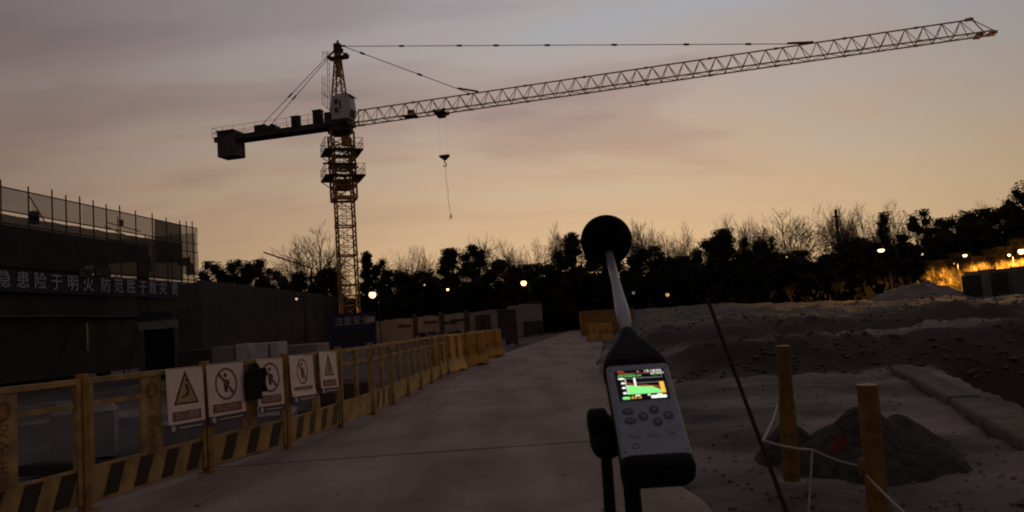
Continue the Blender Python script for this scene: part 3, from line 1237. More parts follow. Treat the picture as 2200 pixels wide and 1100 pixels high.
# blue notice hoarding with white characters
sgn = V((P(755, 710, 40).x, 40, 0))
bh = thing('blue_notice_board', 'dark blue notice board with white characters behind the yellow barriers', 'notice board', sgn, math.radians(-4))
b = MB()
b.bbox(-1.35, 1.3, -.04, .04, .55, 2.45)
part('board', b, M_HBLUE, bh)
for x in (-1.1, 1.05):
    b = MB()
    b.bbox(x - .05, x + .05, .042, .12, -.1, 2.4)
    part('leg', b, M_DSTEEL, bh)
for i, ch in enumerate('注意安全'):
    lettering(ch, .48, M_PALE, bh, (-.62 + i * .47, -.05, 2.02))
b = MB()
b.bbox(.86, 1.26, -.052, -.042, 1.9, 2.2)
part('printed_panel', b, M_PALE, bh)
for i, (x, w, h_) in enumerate(((-.55, .32, .42), (-.15, .22, .3), (.2, .42, .46), (.72, .34, .2))):
    b = MB()
    b.prism([(x - w / 2, 1.22 - h_ / 2), (x + w / 2, 1.24 - h_ / 2), (x + w / 2, 1.22 + h_ / 2), (x - w * .1, 1.25 + h_ / 2), (x - w / 2, 1.3)], -.052, -.042, ((1, 0, 0), (0, 0, 1), (0, 1, 0)))
    part('printed_mark', b, M_GREY, bh)

# pale blocks and sheet stacks behind the near panels
def block(name, px0, px1, ytop, Y, dep, m, label, zb=None, rz=0.0):
    pa, pb = P(px0, ytop, Y), P(px1, ytop, Y)
    w = abs(pb.x - pa.x)
    h_ = (pa.z + pb.z) / 2
    b = MB()
    b.bbox(-w / 2, w / 2, 0, dep, 0, h_ + .06)
    o = link(name, b.mesh(name, m), None, ((pa.x + pb.x) / 2, Y, -.06))
    o.rotation_euler = (0, 0, rz)
    bevel(o, .015)
    return tag(o, label, 'crate' if 'crate' in name else 'block')


block('storage_crate', 455, 504, 745, 17.5, .8, M_TARP, 'dull grey crate behind the circular no-throwing sign')
block('white_crate', 506, 531, 739, 17.4, .6, M_CRATE, 'narrow pale crate touching the dull grey crate')
block('white_crate', 547, 573, 737, 17.2, .6, M_CRATE, 'pale crate standing behind the dark hanging jacket')
block('white_crate', 579, 597, 735, 17.3, .7, M_CRATE, 'slimmest pale crate above the third warning sign')
block('low_crate', 600, 682, 741, 19.0, 1.2, M_TARP, 'long low grey crate above the last two warning signs')
block('dark_crate', 380, 452, 752, 18.5, 1.0, M_DCONC, 'dark crate beside the portal above the first warning sign')
# slabs and tarps lying just behind the barrier
for i, (x, y, z, sx, sy, sz, r, m, lb) in enumerate((
        (-4.15, 10.3, .14, 1.5, .5, .14, .35, M_DCONC, 'dark timber beam lying behind the first warning sign'),
        (-4.6, 12.2, .25, 2.0, 1.1, .4, .2, M_TARP, 'grey tarp covered stack behind the second warning sign'),
        (-6.3, 11.2, .36, .8, .7, .78, .4, M_TARP, 'upright pale bag seen through the panel beside the lone emblem'),
        (-5.4, 9.6, .12, 1.9, .16, .16, -.2, M_DCONC, 'long dark plank on ground behind the emblem plate'),
        (-4.2, 14.2, .1, 2.2, .18, .14, .6, M_DCONC, 'dark plank behind the third warning sign'),
        (-6.9, 8.9, .2, .7, .25, .12, .1, M_HOARD, 'short pale offcut seen through the end panel'),
        (-3.9, 17.0, .2, 1.2, .9, .5, .3, M_BROWN, 'brown timber pile behind the plain barrier panels'))):
    b = MB()
    for k in range(9):
        for j in range(5):
            u, w = k / 8 - .5, j / 4 - .5
            b.v.append((u * sx, w * sy, sz * (.5 if abs(u) < .48 and abs(w) < .4 else .3) + .08 * sz * noise.noise(V((u * 6, w * 6, i)))))
    for k in range(8):
        for j in range(4):
            a = k * 5 + j
            b.f.append((a, a + 5, a + 6, a + 1))
    b.bbox(-sx * .495, sx * .495, -sy * .49, sy * .49, -sz * .5, sz * .32)
    nm = lb.split(' ')
    o = link(('timber_beam', 'covered_stack', 'bulk_bag', 'plank', 'plank', 'offcut', 'timber_pile')[i], b.mesh('yard_item', m), None, (x, y, -.05 + sz / 2))
    o.rotation_euler = (0, 0, r)
    tag(o, lb, ('timber', 'stack', 'bag', 'plank', 'plank', 'board', 'timber')[i])

# ------------------------------------------------------------------ yellow edge-protection barrier
BH = 1.22
pts = [G(452, 1013) + (G(195, 1095) - G(452, 1013)) * 2.0, G(190, 1096), G(452, 1013), G(622, 963), G(735, 918), G(803, 890)]
far = G(963, 804)
for i in range(1, 7):
    pts.append(pts[5].lerp(far, i / 6))


def bar(b, x0, x1, z0, z1, y0=-.03, y1=.03):
    b.bbox(x0, x1, y0, y1, z0, z1)


def barrier_panel(a, c, style, label):
    d = (c - a)
    Ln = d.length
    d.normalize()
    r = thing('barrier_panel', label, 'barrier', a, math.atan2(d.y, d.x), 'yellow barrier panels along the road')
    # end post
    b = MB()
    b.bbox(Ln - .075, Ln - .002, -.045, .045, 0, BH + .02)
    b.bbox(Ln - .11, Ln + .03, -.08, .08, 0, .014)
    bevel(part('post', b, M_YEL2, r), .005)
    b = MB()
    bar(b, .004, .058, .06, BH - .02)
    bevel(part('stile', b, M_YEL, r), .004)
    b = MB()
    bar(b, Ln - .133, Ln - .077, .06, BH - .02)
    bevel(part('stile', b, M_YEL, r), .004)
    x0, x1 = .059, Ln - .134
    kz = .39
    b = MB()
    bar(b, x0, x1, BH - .075, BH - .02)
    bevel(part('top_rail', b, M_YEL, r), .004)
    b = MB()
    b.bbox(x0, x1, -.012, .012, .06, kz)
    kp = bevel(part('kick_plate', b, M_YEL, r), .003)
    if style in ('plate', 'stripe'):
        n_ = int((x1 - x0) / .36)
        for i in range(n_):
            st = MB()
            u = x0 + (i + .35) * (x1 - x0) / n_
            st.prism([(u - .03, .085), (u + .15, .085), (u + .26, kz - .025), (u + .08, kz - .025)], -.0150, -.0123)
            part('hazard_stripe', st, M_BLK, kp)
    if style == 'plate':
        xm = x0 + (x1 - x0) * .5
        b = MB()
        b.bbox(xm - .145, xm + .145, -.014, .014, kz + .001, BH - .076)
        pl = bevel(part('emblem_plate', b, M_YEL, r), .003)
        em = MB()
        em.lathe([(.085, 0), (.085, .002)], 20, Matrix.Translation((xm, -.0143, 1.0)) @ Matrix.Rotation(math.pi / 2, 4, 'X'))
        part('emblem', em, M_FADED, pl)
        em = MB()
        em.prism([(xm - .045, .95), (xm + .045, .95), (xm + .03, 1.04), (xm, 1.065), (xm - .03, 1.04)], -.0185, -.0166)
        part('emblem_mark', em, M_YEL2, pl)
        for k, ch in enumerate('安全生产'):
            lettering(ch, .135, M_SRED if k == 0 else M_FADED, pl, (xm, -.0155, .84 - .145 * k))
        for (q0, q1) in ((x0, xm - .147), (xm + .147, x1)):
            b = MB()
            bar(b, q0, q1, BH - .285, BH - .24, -.014, .014)
            part('mid_rail', b, M_YEL, r)
    else:
        b = MB()
        bar(b, x0 + .001, (x0 + x1) / 2 - .034, BH - .285, BH - .235, -.014, .014)
        part('mid_rail', b, M_YEL, r)
        b = MB()
        bar(b, (x0 + x1) / 2 + .034, x1 - .001, BH - .285, BH - .235, -.014, .014)
        part('mid_rail', b, M_YEL, r)
        b = MB()
        bar(b, (x0 + x1) / 2 - .032, (x0 + x1) / 2 + .032, kz + .001, BH - .076)
        part('stile', b, M_YEL, r)
    # foot plate
    b = MB()
    b.bbox(.0, .1, -.08, .08, 0, .012)
    part('foot_plate', b, M_YEL2, r)
    return r, Ln


plan = [('plate', 'yellow barrier panel cut off at the picture edge, emblem plate half visible'),
        ('plate', 'yellow barrier panel carrying only the first triangle warning sign'),
        ('plate', 'yellow barrier panel carrying two signs and the dark jacket'),
        ('plate', 'yellow barrier panel carrying the two farthest, smallest signs'),
        ('plain', 'plain yellow barrier panel directly past the last sign'),
        ('stripe', 'striped yellow barrier panel, second past the last sign'),
        ('plain', 'plain yellow barrier panel, third past the last sign'),
        ('plain', 'plain yellow barrier panel, fourth past the last sign'),
        ('plain', 'plain yellow barrier panel, fifth past the last sign'),
        ('plain', 'plain yellow barrier panel, sixth past the last sign'),
        ('plain', 'farthest steel barrier panel, next to the plastic barriers')]
panels = []
for i, (st, lb) in enumerate(plan):
    panels.append(barrier_panel(pts[i], pts[i + 1], st, lb))


# warning signs hung on the panels
def warning_sign(pi, u0, u1, kind, text, label, tilt=.0, zt=1.19, h_=.665, bend=.0):
    root, Ln = panels[pi]
    rz = root.rotation_euler.z
    x = Ln * (u0 + u1) / 2
    w = Ln * (u1 - u0)
    dl = Matrix.Rotation(rz, 3, 'Z')
    loc = V(root.location) + dl @ V((x, -.055, zt))
    s = thing('warning_sign', label, 'sign', loc, rz, 'white safety signs hung on the barrier')
    s.rotation_euler = (math.radians(-3), math.radians(tilt), rz)
    hb_ = h_ * .875
    b = MB()
    nx, nz = 6, 10
    for sgn_ in (0, 1):
        for i in range(nx + 1):
            for k in range(nz + 1):
                z = -hb_ * k / nz
                cv = -bend * max(0, k / nz - .6) ** 2 * 2
                b.v.append(((i / nx - .5) * w, .004 * sgn_ + cv, z))
    M_ = (nx + 1) * (nz + 1)
    for i in range(nx):
        for k in range(nz):
            a = i * (nz + 1) + k
            b.f.append((a, a + 1, a + nz + 2, a + nz + 1))
            b.f.append((M_ + a, M_ + a + nz + 1, M_ + a + nz + 2, M_ + a + 1))
    part('board', b, M_WHITE, s)
    fo = -bend * .35
    b = MB()
    b.bbox(-w / 2, w / 2, -.001 + fo, .004 + fo, -h_, -hb_ - .006)
    ft = part('footer_strip', b, M_NAVY, s)
    b = MB()
    b.lathe([(.032, 0), (.032, .001)], 14, Matrix.Translation((-w * .38, -.0012 + fo, -h_ * .938)) @ Matrix.Rotation(math.pi / 2, 4, 'X'))
    b.bbox(-w * .22, w * .40, -.0022 + fo, -.0012 + fo, -h_ * .952, -h_ * .93)
    part('footer_print', b, M_PALE, ft)
    cz = -h_ * .35
    R = min(w * .40, h_ * .28)
    if kind == 'triangle':
        tri = lambda q: [(-q * .95, -q * .72), (q * .95, -q * .72), (0, q * 1.0)]
        b = MB()
        b.prism([(x_, cz + z_) for x_, z_ in tri(R * 1.12)], -.0022, -.0006)
        part('warning_border', b, M_BLK, s)
        b = MB()
        b.prism([(x_, cz - .01 + z_) for x_, z_ in tri(R * .9)], -.0036, -.0024)
        part('warning_triangle', b, M_SYEL, s)
        b = MB()                                # slipping figure
        b.prism([(-.012, cz + .06), (.03, cz + .07), (.05, cz + .0), (.035, cz - .06), (-.07, cz - .085), (-.075, cz - .07), (.0, cz - .045), (.018, cz - .01)], -.005, -.0038)
        b.lathe([(.02, 0), (.02, .001)], 10, Matrix.Translation((.015, -.004, cz + .1)) @ Matrix.Rotation(math.pi / 2, 4, 'X'))
        part('pictogram', b, M_BLK, s)
    else:
        b = MB()
        n_ = 28
        o_ = [(R * math.cos(2 * math.pi * k / n_), R * math.sin(2 * math.pi * k / n_)) for k in range(n_)]
        for k in range(n_):
            (xa, za), (xb, zb_) = o_[k], o_[(k + 1) % n_]
            b.prism([(xa, cz + za), (xb, cz + zb_), (xb * .86, cz + zb_ * .86), (xa * .86, cz + za * .86)], -.0022, -.0006)
        part('prohibition_ring', b, M_SRED, s)
        b = MB()                                # figure under the bar
        b.prism([(-.03, cz - .09), (.01, cz - .1), (.02, cz - .03), (.06, cz + .0), (.05, cz + .03), (.0, cz + .05), (-.03, cz + .06), (-.045, cz + .0)], -.0022, -.0006)
        b.lathe([(.026, 0), (.026, .001)], 10, Matrix.Translation((-.01, -.0008, cz + .1)) @ Matrix.Rotation(math.pi / 2, 4, 'X'))
        part('pictogram', b, M_BLK, s)
        b = MB()
        q = R * .62
        b.prism([(-q - .012, cz + q - .012), (-q + .012, cz + q + .012), (q + .012, cz - q + .012), (q - .012, cz - q - .012)], -.0042, -.0026)
        part('prohibition_bar', b, M_SRED, s)
    zt_ = -hb_ * .865
    b = MB()
    b.bbox(-w * .39, w * .39, -.0018 - bend * .1, -.0004 - bend * .1, zt_ - .050, zt_ + .050)
    part('text_band', b, M_SRED, s)
    lettering(text, .078, M_PALE, s, (0, -.0034 - bend * .1, zt_), sx=min(1.25, w * .70 / (.078 * 4)))
    return s


warning_sign(1, .575, .915, 'triangle', '当心滑跌', 'white sign with yellow triangle and slipping figure, largest and first in row', 1.5)
warning_sign(2, -.05, .375, 'circle', '禁止抛物', 'white sign with red prohibition circle beside the dark jacket', 1.0)
warning_sign(2, .545, .895, 'circle', '禁止攀登', 'white sign with red circle partly covered by the dark jacket', 2.5)
warning_sign(3, -.01, .40, 'circle', '禁止跨越', 'white sign with curled bottom edge and dark circle, fourth in row', 2.5, 1.185, .62, .05)
warning_sign(3, .52, .87, 'triangle', '当心坠落', 'smallest white triangle sign, last in the row', 3.0, 1.185, .60)

# dark jacket hung over the third panel
root, Ln = panels[2]
jk = MB()
nx, nz = 22, 22
for i in range(nx + 1):
    for k in range(nz + 1):
        u, w = i / nx, k / nz
        wd_ = (.20 + .26 * sstep(.0, .35, w) - .10 * sstep(.75, 1, w) * abs(math.sin(u * 9)))
        x = (u - .5) * wd_ + .02 * noise.noise(V((u * 3, w * 3, 4)))
        y = -.055 - .07 * math.sin(math.pi * u) * sstep(0, .3, w) + .035 * noise.noise(V((u * 7, w * 4, 1)))
        z = -.02 - .66 * w * (1 - .12 * abs(noise.noise(V((u * 4, 8, 2)))))
        jk.v.append((x, y, z))
for i in range(nx):
    for k in range(nz):
        a = i * (nz + 1) + k
        jk.f.append((a, a + 1, a + nz + 2, a + nz + 1))
rz = root.rotation_euler.z
jo = link('jacket', jk.mesh('jacket', M_CLOTH, True), None, V(root.location) + Matrix.Rotation(rz, 3, 'Z') @ V((Ln * .46, -.06, 1.17)))
jo.rotation_euler = (0, 0, rz)
jo.scale = (.72, .9, .66)
sol = jo.modifiers.new('thick', 'SOLIDIFY')
sol.thickness = .02
tag(jo, 'dark jacket hung over the barrier between two white signs', 'jacket')
sv = MB()
for k in range(9):
    for q in range(8):
        t_ = 2 * math.pi * q / 8
        r_ = .055 + .015 * noise.noise(V((k * .8, q, 7)))
        sv.v.append((.20 + r_ * math.cos(t_) + .02 * math.sin(k), -.09 + r_ * .6 * math.sin(t_), -.12 - .055 * k))
for k in range(8):
    for q in range(8):
        sv.f.append((k * 8 + q, k * 8 + (q + 1) % 8, k * 8 + 8 + (q + 1) % 8, k * 8 + 8 + q))
part('sleeve', sv, M_CLOTH, jo, True)

# plastic water-filled barriers beyond the steel panels
def water_barrier(loc, rz, label, s=1.0):
    r = thing('water_barrier', label, 'barrier', loc, rz, 'yellow plastic barriers past the steel panels')
    r.scale = (s, s, s)
    b = MB()
    prof = [(-.24, 0), (.24, 0), (.22, .16), (.11, .34), (.085, 1.0), (-.085, 1.0), (-.11, .34), (-.22, .16)]
    b.prism(prof, -.75, .75, ((0, 1, 0), (0, 0, 1), (1, 0, 0)))
    bevel(part('body', b, M_YPLAS, r), .03, 2)
    for x in (-.45, 0, .45):
        b = MB()
        b.bbox(x - .05, x + .05, -.14, .14, .36, .98)
        bevel(part('rib', b, M_YPLAS, r), .02)
    for x in (-.4, .4):
        b = MB()
        b.bbox(x - .14, x + .14, -.246, .246, .0, .07)
        part('forklift_slot', b, M_BLK, r)
    return r


for i, (x, y, sc_, lb) in enumerate(((998, 799, 1.15, 'yellow plastic barrier touching the last steel panel'),
                                     (1034, 786, 1.15, 'middle yellow plastic barrier with slanted foot'),
                                     (1071, 768, 1.15, 'yellow plastic barrier farthest along the road edge'))):
    g = G(x, y)
    water_barrier((g.x - .55, g.y + .3, 0), math.atan2(.98, .28) - (.55 if i else .15), lb, sc_)

# brown cabinet, dark skip and white hoarding at the road end
def site_box(name, px0, px1, y0, y1, Y, dep, m, label, cat, rz=0.0, base=None):
    pa, pb = P(px0, y0, Y), P(px1, y0, Y)
    zb_ = 0 if base is None else base
    h_ = (pa.z + pb.z) / 2 - zb_
    w = pb.x - pa.x
    r = thing(name, label, cat, ((pa.x + pb.x) / 2, Y, zb_), rz)
    b = MB()
    b.bbox(-w / 2, w / 2, 0, dep, .08, h_)
    bevel(part('body', b, m, r), .03)
    b = MB()
    b.bbox(-w / 2 - .05, w / 2 + .05, -.06, dep + .05, h_ + .002, h_ + .1)
    part('lid', b, M_DSTEEL, r)
    for s in (-.3, .3):
        b = MB()
        b.bbox(w * s - .05, w * s + .05, -.05, -.002, .1, h_ - .05)
        part('rib', b, m, r)
    b = MB()
    for s in (-.4, .4):
        b.bbox(w * s - .1, w * s + .1, .1, dep - .1, 0, .078)
    part('skid', b, M_DSTEEL, r)
    return r


site_box('tool_cabinet', 1084, 1111, 698, 735, 47, 1.0, M_BROWN, 'brown tool cabinet by the road past the plastic barriers', 'cabinet')
site_box('waste_skip', 1124, 1166, 692, 718, 71, 2.0, M_DSTEEL, 'low dark skip before the end of pale hoarding', 'skip')
site_box('machine_box', 1068, 1108, 668, 700, 66, 2.0, M_DSTEEL, 'dark machine box standing against the pale hoarding', 'machine')
site_box('brown_shed', 1172, 1228, 672, 710, 88, 2.5, M_BROWN, 'dim brown shed at the end of the road', 'shed')

h0, h1 = P(806, 700, 82), P(1166, 690, 74)
h0.z = h1.z = 0
hdv = (h1 - h0).normalized()
HL = (h1 - h0).length
hw = thing('pale_hoarding', 'long pale sheet hoarding closing the site beyond the barriers', 'hoarding', h0, math.atan2(hdv.y, hdv.x))
npan = 16
for i in range(npan):
    b = MB()
    b.bbox(i * HL / npan + .015, (i + 1) * HL / npan - .015, -.03, .03, 0, 2.42 + .018 * i + .05 * ((i * 7) % 3) + (.25 if i >= 13 else 0))
    part('panel', b, M_HOARD, hw)
for px in (912, 968, 1020, 1046, 1058):
    u = (px - 822) / (1166 - 822)
    b = MB()
    x = HL * u
    ww = .22 if px < 1040 else .45
    b.bbox(x - ww, x + ww, -.2, -.032, 0, 2.9 if px < 1040 else 2.3)
    part('buttress' if px < 1040 else 'door', b, M_DSTEEL, hw)
for k, px in enumerate((888, 945, 985, 1000)):
    b = MB()
    x = HL * (px - 822) / (1166 - 822)
    b.bbox(x - .8, x + .8, -.06, -.032, 1.6 + .2 * (k % 2), 1.85 + .2 * (k % 2))
    part('nameplate', b, M_GREY, hw)
# pallets and clutter before the hoarding
for i, (px, w, h_, lb) in enumerate(((925, 1.6, 1.0, 'dark clutter heap below the first hoarding buttress'), (1000, 2.6, 1.1, 'long dark clutter heap before middle hoarding'), (1040, 1.2, .8, 'small dark clutter heap before hoarding doors'))):
    Y = 70 - i * 4
    c = P(px, 700, Y)
    b = MB()
    rr_ = random.Random(i)
    for k in range(9):
        x, y = rr_.uniform(-w / 2, w / 2), rr_.uniform(-.5, .5)
        b.box((x, y, rr_.uniform(.1, h_ * .7)), (rr_.uniform(.3, .9), rr_.uniform(.3, .8), rr_.uniform(.3, .8)), Matrix.Rotation(rr_.uniform(-.6, .6), 3, 'Z') @ Matrix.Rotation(rr_.uniform(-.4, .4), 3, 'X'))
    o = link('debris_heap', b.mesh('debris_heap', M_DCONC), None, (c.x, Y, 0))
    tag(o, lb, 'debris heap', kind=None)

# yellow hoarding corner right of the road
yh = P(1247, 700, 52)
yr = thing('yellow_fence', 'yellow panelled site fence behind the microphone stem', 'fence', (yh.x, 52, 0), math.radians(8))
for i in range(4):
    b = MB()
    b.bbox(i * .95 + .02, i * .95 + .93, -.02, .02, .1, 1.78)
    part('panel', b, M_YEL2, yr)
    b = MB()
    b.bbox(i * .95 - .018, i * .95 + .018, -.05, .05, 0, 1.82)
    part('post', b, M_YEL, yr)
    b = MB()
    b.bbox(i * .95 + .019, i * .95 + .931, -.04, -.022, .9, .98)
    part('rail', b, M_YEL, yr)
ys = P(1252, 730, 42)
yr2 = thing('yellow_block', 'low yellow barrier end in front of the yellow fence', 'barrier', (P(1290, 730, 44).x, 44, 0), .5)
b = MB()
b.prism([(-.26, 0), (.26, 0), (.2, .2), (.1, .4), (.09, .95), (-.09, .95), (-.1, .4), (-.2, .2)], -.8, .8, ((0, 1, 0), (0, 0, 1), (1, 0, 0)))
bevel(part('body', b, M_YPLAS, yr2), .03)

# ------------------------------------------------------------------ trees
def bare_tree_mesh(seed, h=10.0, spread=.6, columnar=False):
    r = random.Random(seed)
    tk, tw = MB(), MB()

    def grow(p, d, ln, rad, lev):
        n = 3 if lev < 2 else 2
        q = p
        rad = max(rad, .0120)
        for i in range(n):
            d2 = (d + V((r.gauss(0, .16), r.gauss(0, .16), (.06 if lev < 2 else -.02) + r.gauss(0, .08)))).normalized()
            e = q + d2 * (ln / n)
            ra, rb = rad * (1 - .3 * i / n), rad * (1 - .3 * (i + 1) / n)
            (tk if lev < 2 else tw).tube(q, e, ra, rb, 5 if lev == 0 else (4 if lev == 1 else 3), False)
            if lev < 5 and i > 0:
                for _ in range(3 if lev in (0, 1, 2) else 2):
                    a_ = r.uniform(0, 2 * math.pi)
                    an = r.uniform(.35, .85) * (spread / .55)
                    o = d2.orthogonal().normalized()
                    o.rotate(Matrix.Rotation(a_, 3, d2))
                    nd_ = (d2 * math.cos(an) + o * math.sin(an)).normalized()
                    if columnar:
                        nd_ = (nd_ + V((0, 0, .5))).normalized()
                    grow(q.lerp(e, r.uniform(.3, 1)), nd_, ln * r.uniform(.55, .8), rb * r.uniform(.5, .68), lev + 1)
            q, d = e, d2
        if lev < 5:
            grow(q, (d + V((r.gauss(0, .25), r.gauss(0, .25), .1))).normalized(), ln * .7, rad * .62, lev + 1)

    grow(V((0, 0, 0)), V((0, 0, 1)), h * .34, h * .016, 0)
    zs = sorted(v[2] for v in tw.v)
    k = h / zs[int(len(zs) * .985)]
    for b in (tk, tw):
        b.v = [(x * k, y * k, z * k) for x, y, z in b.v]
    me = bpy.data.meshes.new('crown')
    me.from_pydata(tw.v, [], tw.f)
    me.materials.append(M_TWIG)
    return tk.mesh('trunk', M_BARK), me


def leafy_mesh(seed, h=10.0, w=6.0, base=.12, lobes=28, per=320, leaf=.33, shape='round', m=None):
    r = random.Random(seed)
    tk, cr = MB(), MB()
    tk.tube((0, 0, 0), (r.uniform(-.2, .2), 0, h * .5), h * .02, h * .011, 6, False)
    cs = []
    for i in range(lobes):
        u = (i + .5) / lobes
        z = lerp(base, .97, u)
        if shape == 'round':
            rad = math.sqrt(max(.02, 1 - ((z - .50) / .54) ** 2))
        elif shape == 'cone':
            rad = max(.06, (1 - z) * 1.05)
        elif shape == 'column':
            rad = .9 * math.sqrt(max(.05, 1 - ((z - .5) / .52) ** 4))
        else:
            rad = .35 + .65 * math.sin(z * 7 + seed) ** 2 if z < .9 else .4
        a_ = i * 2.399 + r.uniform(-.5, .5)
        q = r.uniform(.15, .74) if i % 4 else r.uniform(.7, 1.0)
        c = V((w / 2 * rad * q * math.cos(a_), w / 2 * rad * q * math.sin(a_), z * h))
        lr = w * r.uniform(.20, .31) * (.5 + .5 * rad) * r.uniform(.6, 1.2)
        cs.append((c, lr))
        tk.tube((0, 0, min(c.z * .6, h * .45)), c, h * .006, h * .003, 4, False)
    for c, lr in cs:                            # dense heart of each clump
        k0_ = len(cr.v)
        for i in range(5):
            for j in range(7):
                t_, f_ = 2 * math.pi * j / 7, math.pi * i / 4
                q_ = lr * .56 * (1 + .35 * noise.noise(V((c.x + i * .9, c.y + j * .7, c.z))))
                cr.v.append((c.x + q_ * math.sin(f_) * math.cos(t_), c.y + q_ * math.sin(f_) * math.sin(t_), min(h, c.z + q_ * .8 * math.cos(f_))))
        for i in range(4):
            for j in range(7):
                cr.f.append((k0_ + i * 7 + j, k0_ + i * 7 + (j + 1) % 7, k0_ + i * 7 + 7 + (j + 1) % 7, k0_ + i * 7 + 7 + j))
        for _ in range(per):
            d = V((r.gauss(0, 1), r.gauss(0, 1), r.gauss(0, 1))).normalized()
            p_ = c + V((d.x * lr, d.y * lr, d.z * lr * .8)) * (r.random() ** .33) * r.uniform(.75, 1.3)
            if p_.z > h:
                p_.z = h
            a_ = V((r.gauss(0, 1), r.gauss(0, 1), r.gauss(0, 1))).normalized() * leaf * r.uniform(.4, 1)
            b_ = a_.orthogonal().normalized() * leaf * r.uniform(.25, .6)
            b_.rotate(Matrix.Rotation(r.uniform(0, 6.28), 3, a_.normalized()))
            cr.add([p_ - a_ * .5, p_ + b_ * .5, p_ + a_ * .5, p_ - b_ * .5], [(0, 1, 2, 3)])
    for _ in range(46):                         # loose sprays that break the outline
        c, lr = r.choice(cs)
        d = V((r.gauss(0, 1), r.gauss(0, 1), r.gauss(.3, 1))).normalized()
        for k in range(26):
            p_ = c + d * lr * r.uniform(.9, 1.75) + V((r.gauss(0, .10), r.gauss(0, .10), r.gauss(0, .10)))
            p_.z = min(p_.z, h)
            a_ = (d + V((r.gauss(0, .7), r.gauss(0, .7), r.gauss(0, .7)))).normalized() * leaf * r.uniform(.3, .75)
            b_ = a_.orthogonal().normalized() * leaf * r.uniform(.15, .4)
            cr.add([p_ - a_ * .5, p_ + b_ * .5, p_ + a_ * .5, p_ - b_ * .5], [(0, 1, 2, 3)])
    me = bpy.data.meshes.new('crown')
    me.from_pydata(cr.v, [], cr.f)
    me.materials.append(m or M_LEAF)
    return tk.mesh('trunk', M_BARK), me


BARE = [bare_tree_mesh(s) for s in (3, 11, 23, 31)] + [bare_tree_mesh(44, columnar=True, spread=.35)]
LEAFY = {'round': [leafy_mesh(s) for s in (1, 2, 3)],
         'tall': [leafy_mesh(6, w=4.0, shape='column', lobes=20), leafy_mesh(16, w=4.6, base=.25, shape='round')],
         'cone': [leafy_mesh(7, w=4.4, shape='cone')],
         'ragged': [leafy_mesh(8, w=5.0, base=.35, shape='ragged', lobes=15, per=190), leafy_mesh(9, w=5.5, base=.3, shape='ragged', lobes=17, per=190)],
         'bush': [leafy_mesh(10, w=10, base=.08, leaf=.42, per=420, shape='round', m=M_LEAF2), leafy_mesh(12, w=10, base=.08, leaf=.45, per=420, shape='ragged', m=M_LEAF2)]}


def place_tree(px, py, Y, meshes, label, cat='tree', wpx=None, natw=6.0, name=None, group=None, zb=0.0, rz=None):
    p_ = P(px, py, Y)
    h_ = p_.z - zb
    sz = h_ / 10.0
    sx = sz if wpx is None else (wpx * Y / FPX) / natw * (1.22 if cat == 'tree' and meshes not in BARE else 1.0)
    nm = name or ('bare_tree' if meshes in BARE else 'evergreen_tree')
    r = thing(nm, label, cat, (p_.x, Y, zb), random.uniform(0, 6.28) if rz is None else rz, group)
    r.scale = (sx, sx, sz)
    link('trunk', meshes[0], r)
    link('crown', meshes[1], r)
    return r


GB = 'bare trees along the skyline'
GE = 'dark evergreens along the skyline'
bare = [
    (668, 509, 96, 0, 6.2, 110, 'broad bare tree rising alone beside the crane mast'),
    (640, 545, 104, 1, 6.2, 50, 'small bare tree tucked against the broad lone bare tree'),
    (708, 548, 103, 4, 3.5, 34, 'slim bare tree touching the crane mast side'),
    (850, 555, 100, 2, 6.2, 60, 'bare tree beside the pointed conifer next to mast'),
    (888, 545, 98, 1, 6.2, 66, 'bare tree above the big bright lamp, second from the conifer'),
    (925, 540, 99, 3, 6.2, 66, 'bare tree just before the two-humped evergreen'),
    (1010, 522, 106, 0, 6.2, 90, 'bare tree poking up behind the two-humped evergreen'),
    (1075, 532, 98, 2, 6.2, 66, 'bare tree right after the two-humped evergreen'),
    (1105, 530, 101, 3, 6.2, 62, 'bare tree over the round evergreen with a bright lamp'),
    (1148, 528, 98, 1, 6.2, 66, 'bare tree between round evergreen and pale poplar'),
    (1187, 499, 104, 4, 3.5, 30, 'slender bare poplar before the black microphone ball'),
    (1375, 492, 100, 4, 3.5, 44, 'slim bare tree emerging beside the black microphone ball'),
    (1402, 488, 98, 0, 6.2, 84, 'full bare tree right of the black microphone ball'),
    (1448, 520, 102, 3, 6.2, 66, 'low bare tree in the dip past the microphone ball'),
    (1488, 500, 100, 2, 6.2, 80, 'bare tree leaning into the stepped evergreen'),
    (1560, 478, 108, 1, 6.2, 80, 'bare tree showing just above the stepped evergreen'),
    (1608, 484, 104, 4, 4.0, 54, 'thin bare tree behind the scraggly twin crowns'),
    (1650, 488, 104, 3, 6.2, 70, 'bare tree behind the second scraggly crown'),
    (1702, 462, 97, 0, 6.2, 112, 'tallest broad bare tree before the dark pole'),
    (1762, 458, 101, 2, 6.2, 86, 'bare tree touching the dark pole on its near side'),
    (1812, 460, 101, 4, 3.8, 60, 'upright bare tree immediately past the dark pole'),
    (1846, 455, 99, 1, 6.2, 84, 'bare tree between dark pole and columnar evergreen'),
    (1916, 450, 103, 3, 5.5, 60, 'bare tree between columnar and dense evergreen'),
    (2112, 448, 92, 1, 6.2, 70, 'bare tree topping the dark evergreens at picture end'),
    (560, 566, 112, 3, 6.2, 50, 'faint bare tree among low evergreens near building'),
]
for (x, y, Y, k, nw, wp, lb) in bare:
    place_tree(x, y, Y, BARE[k], lb, wpx=wp, natw=nw * 1.0, group=GB)
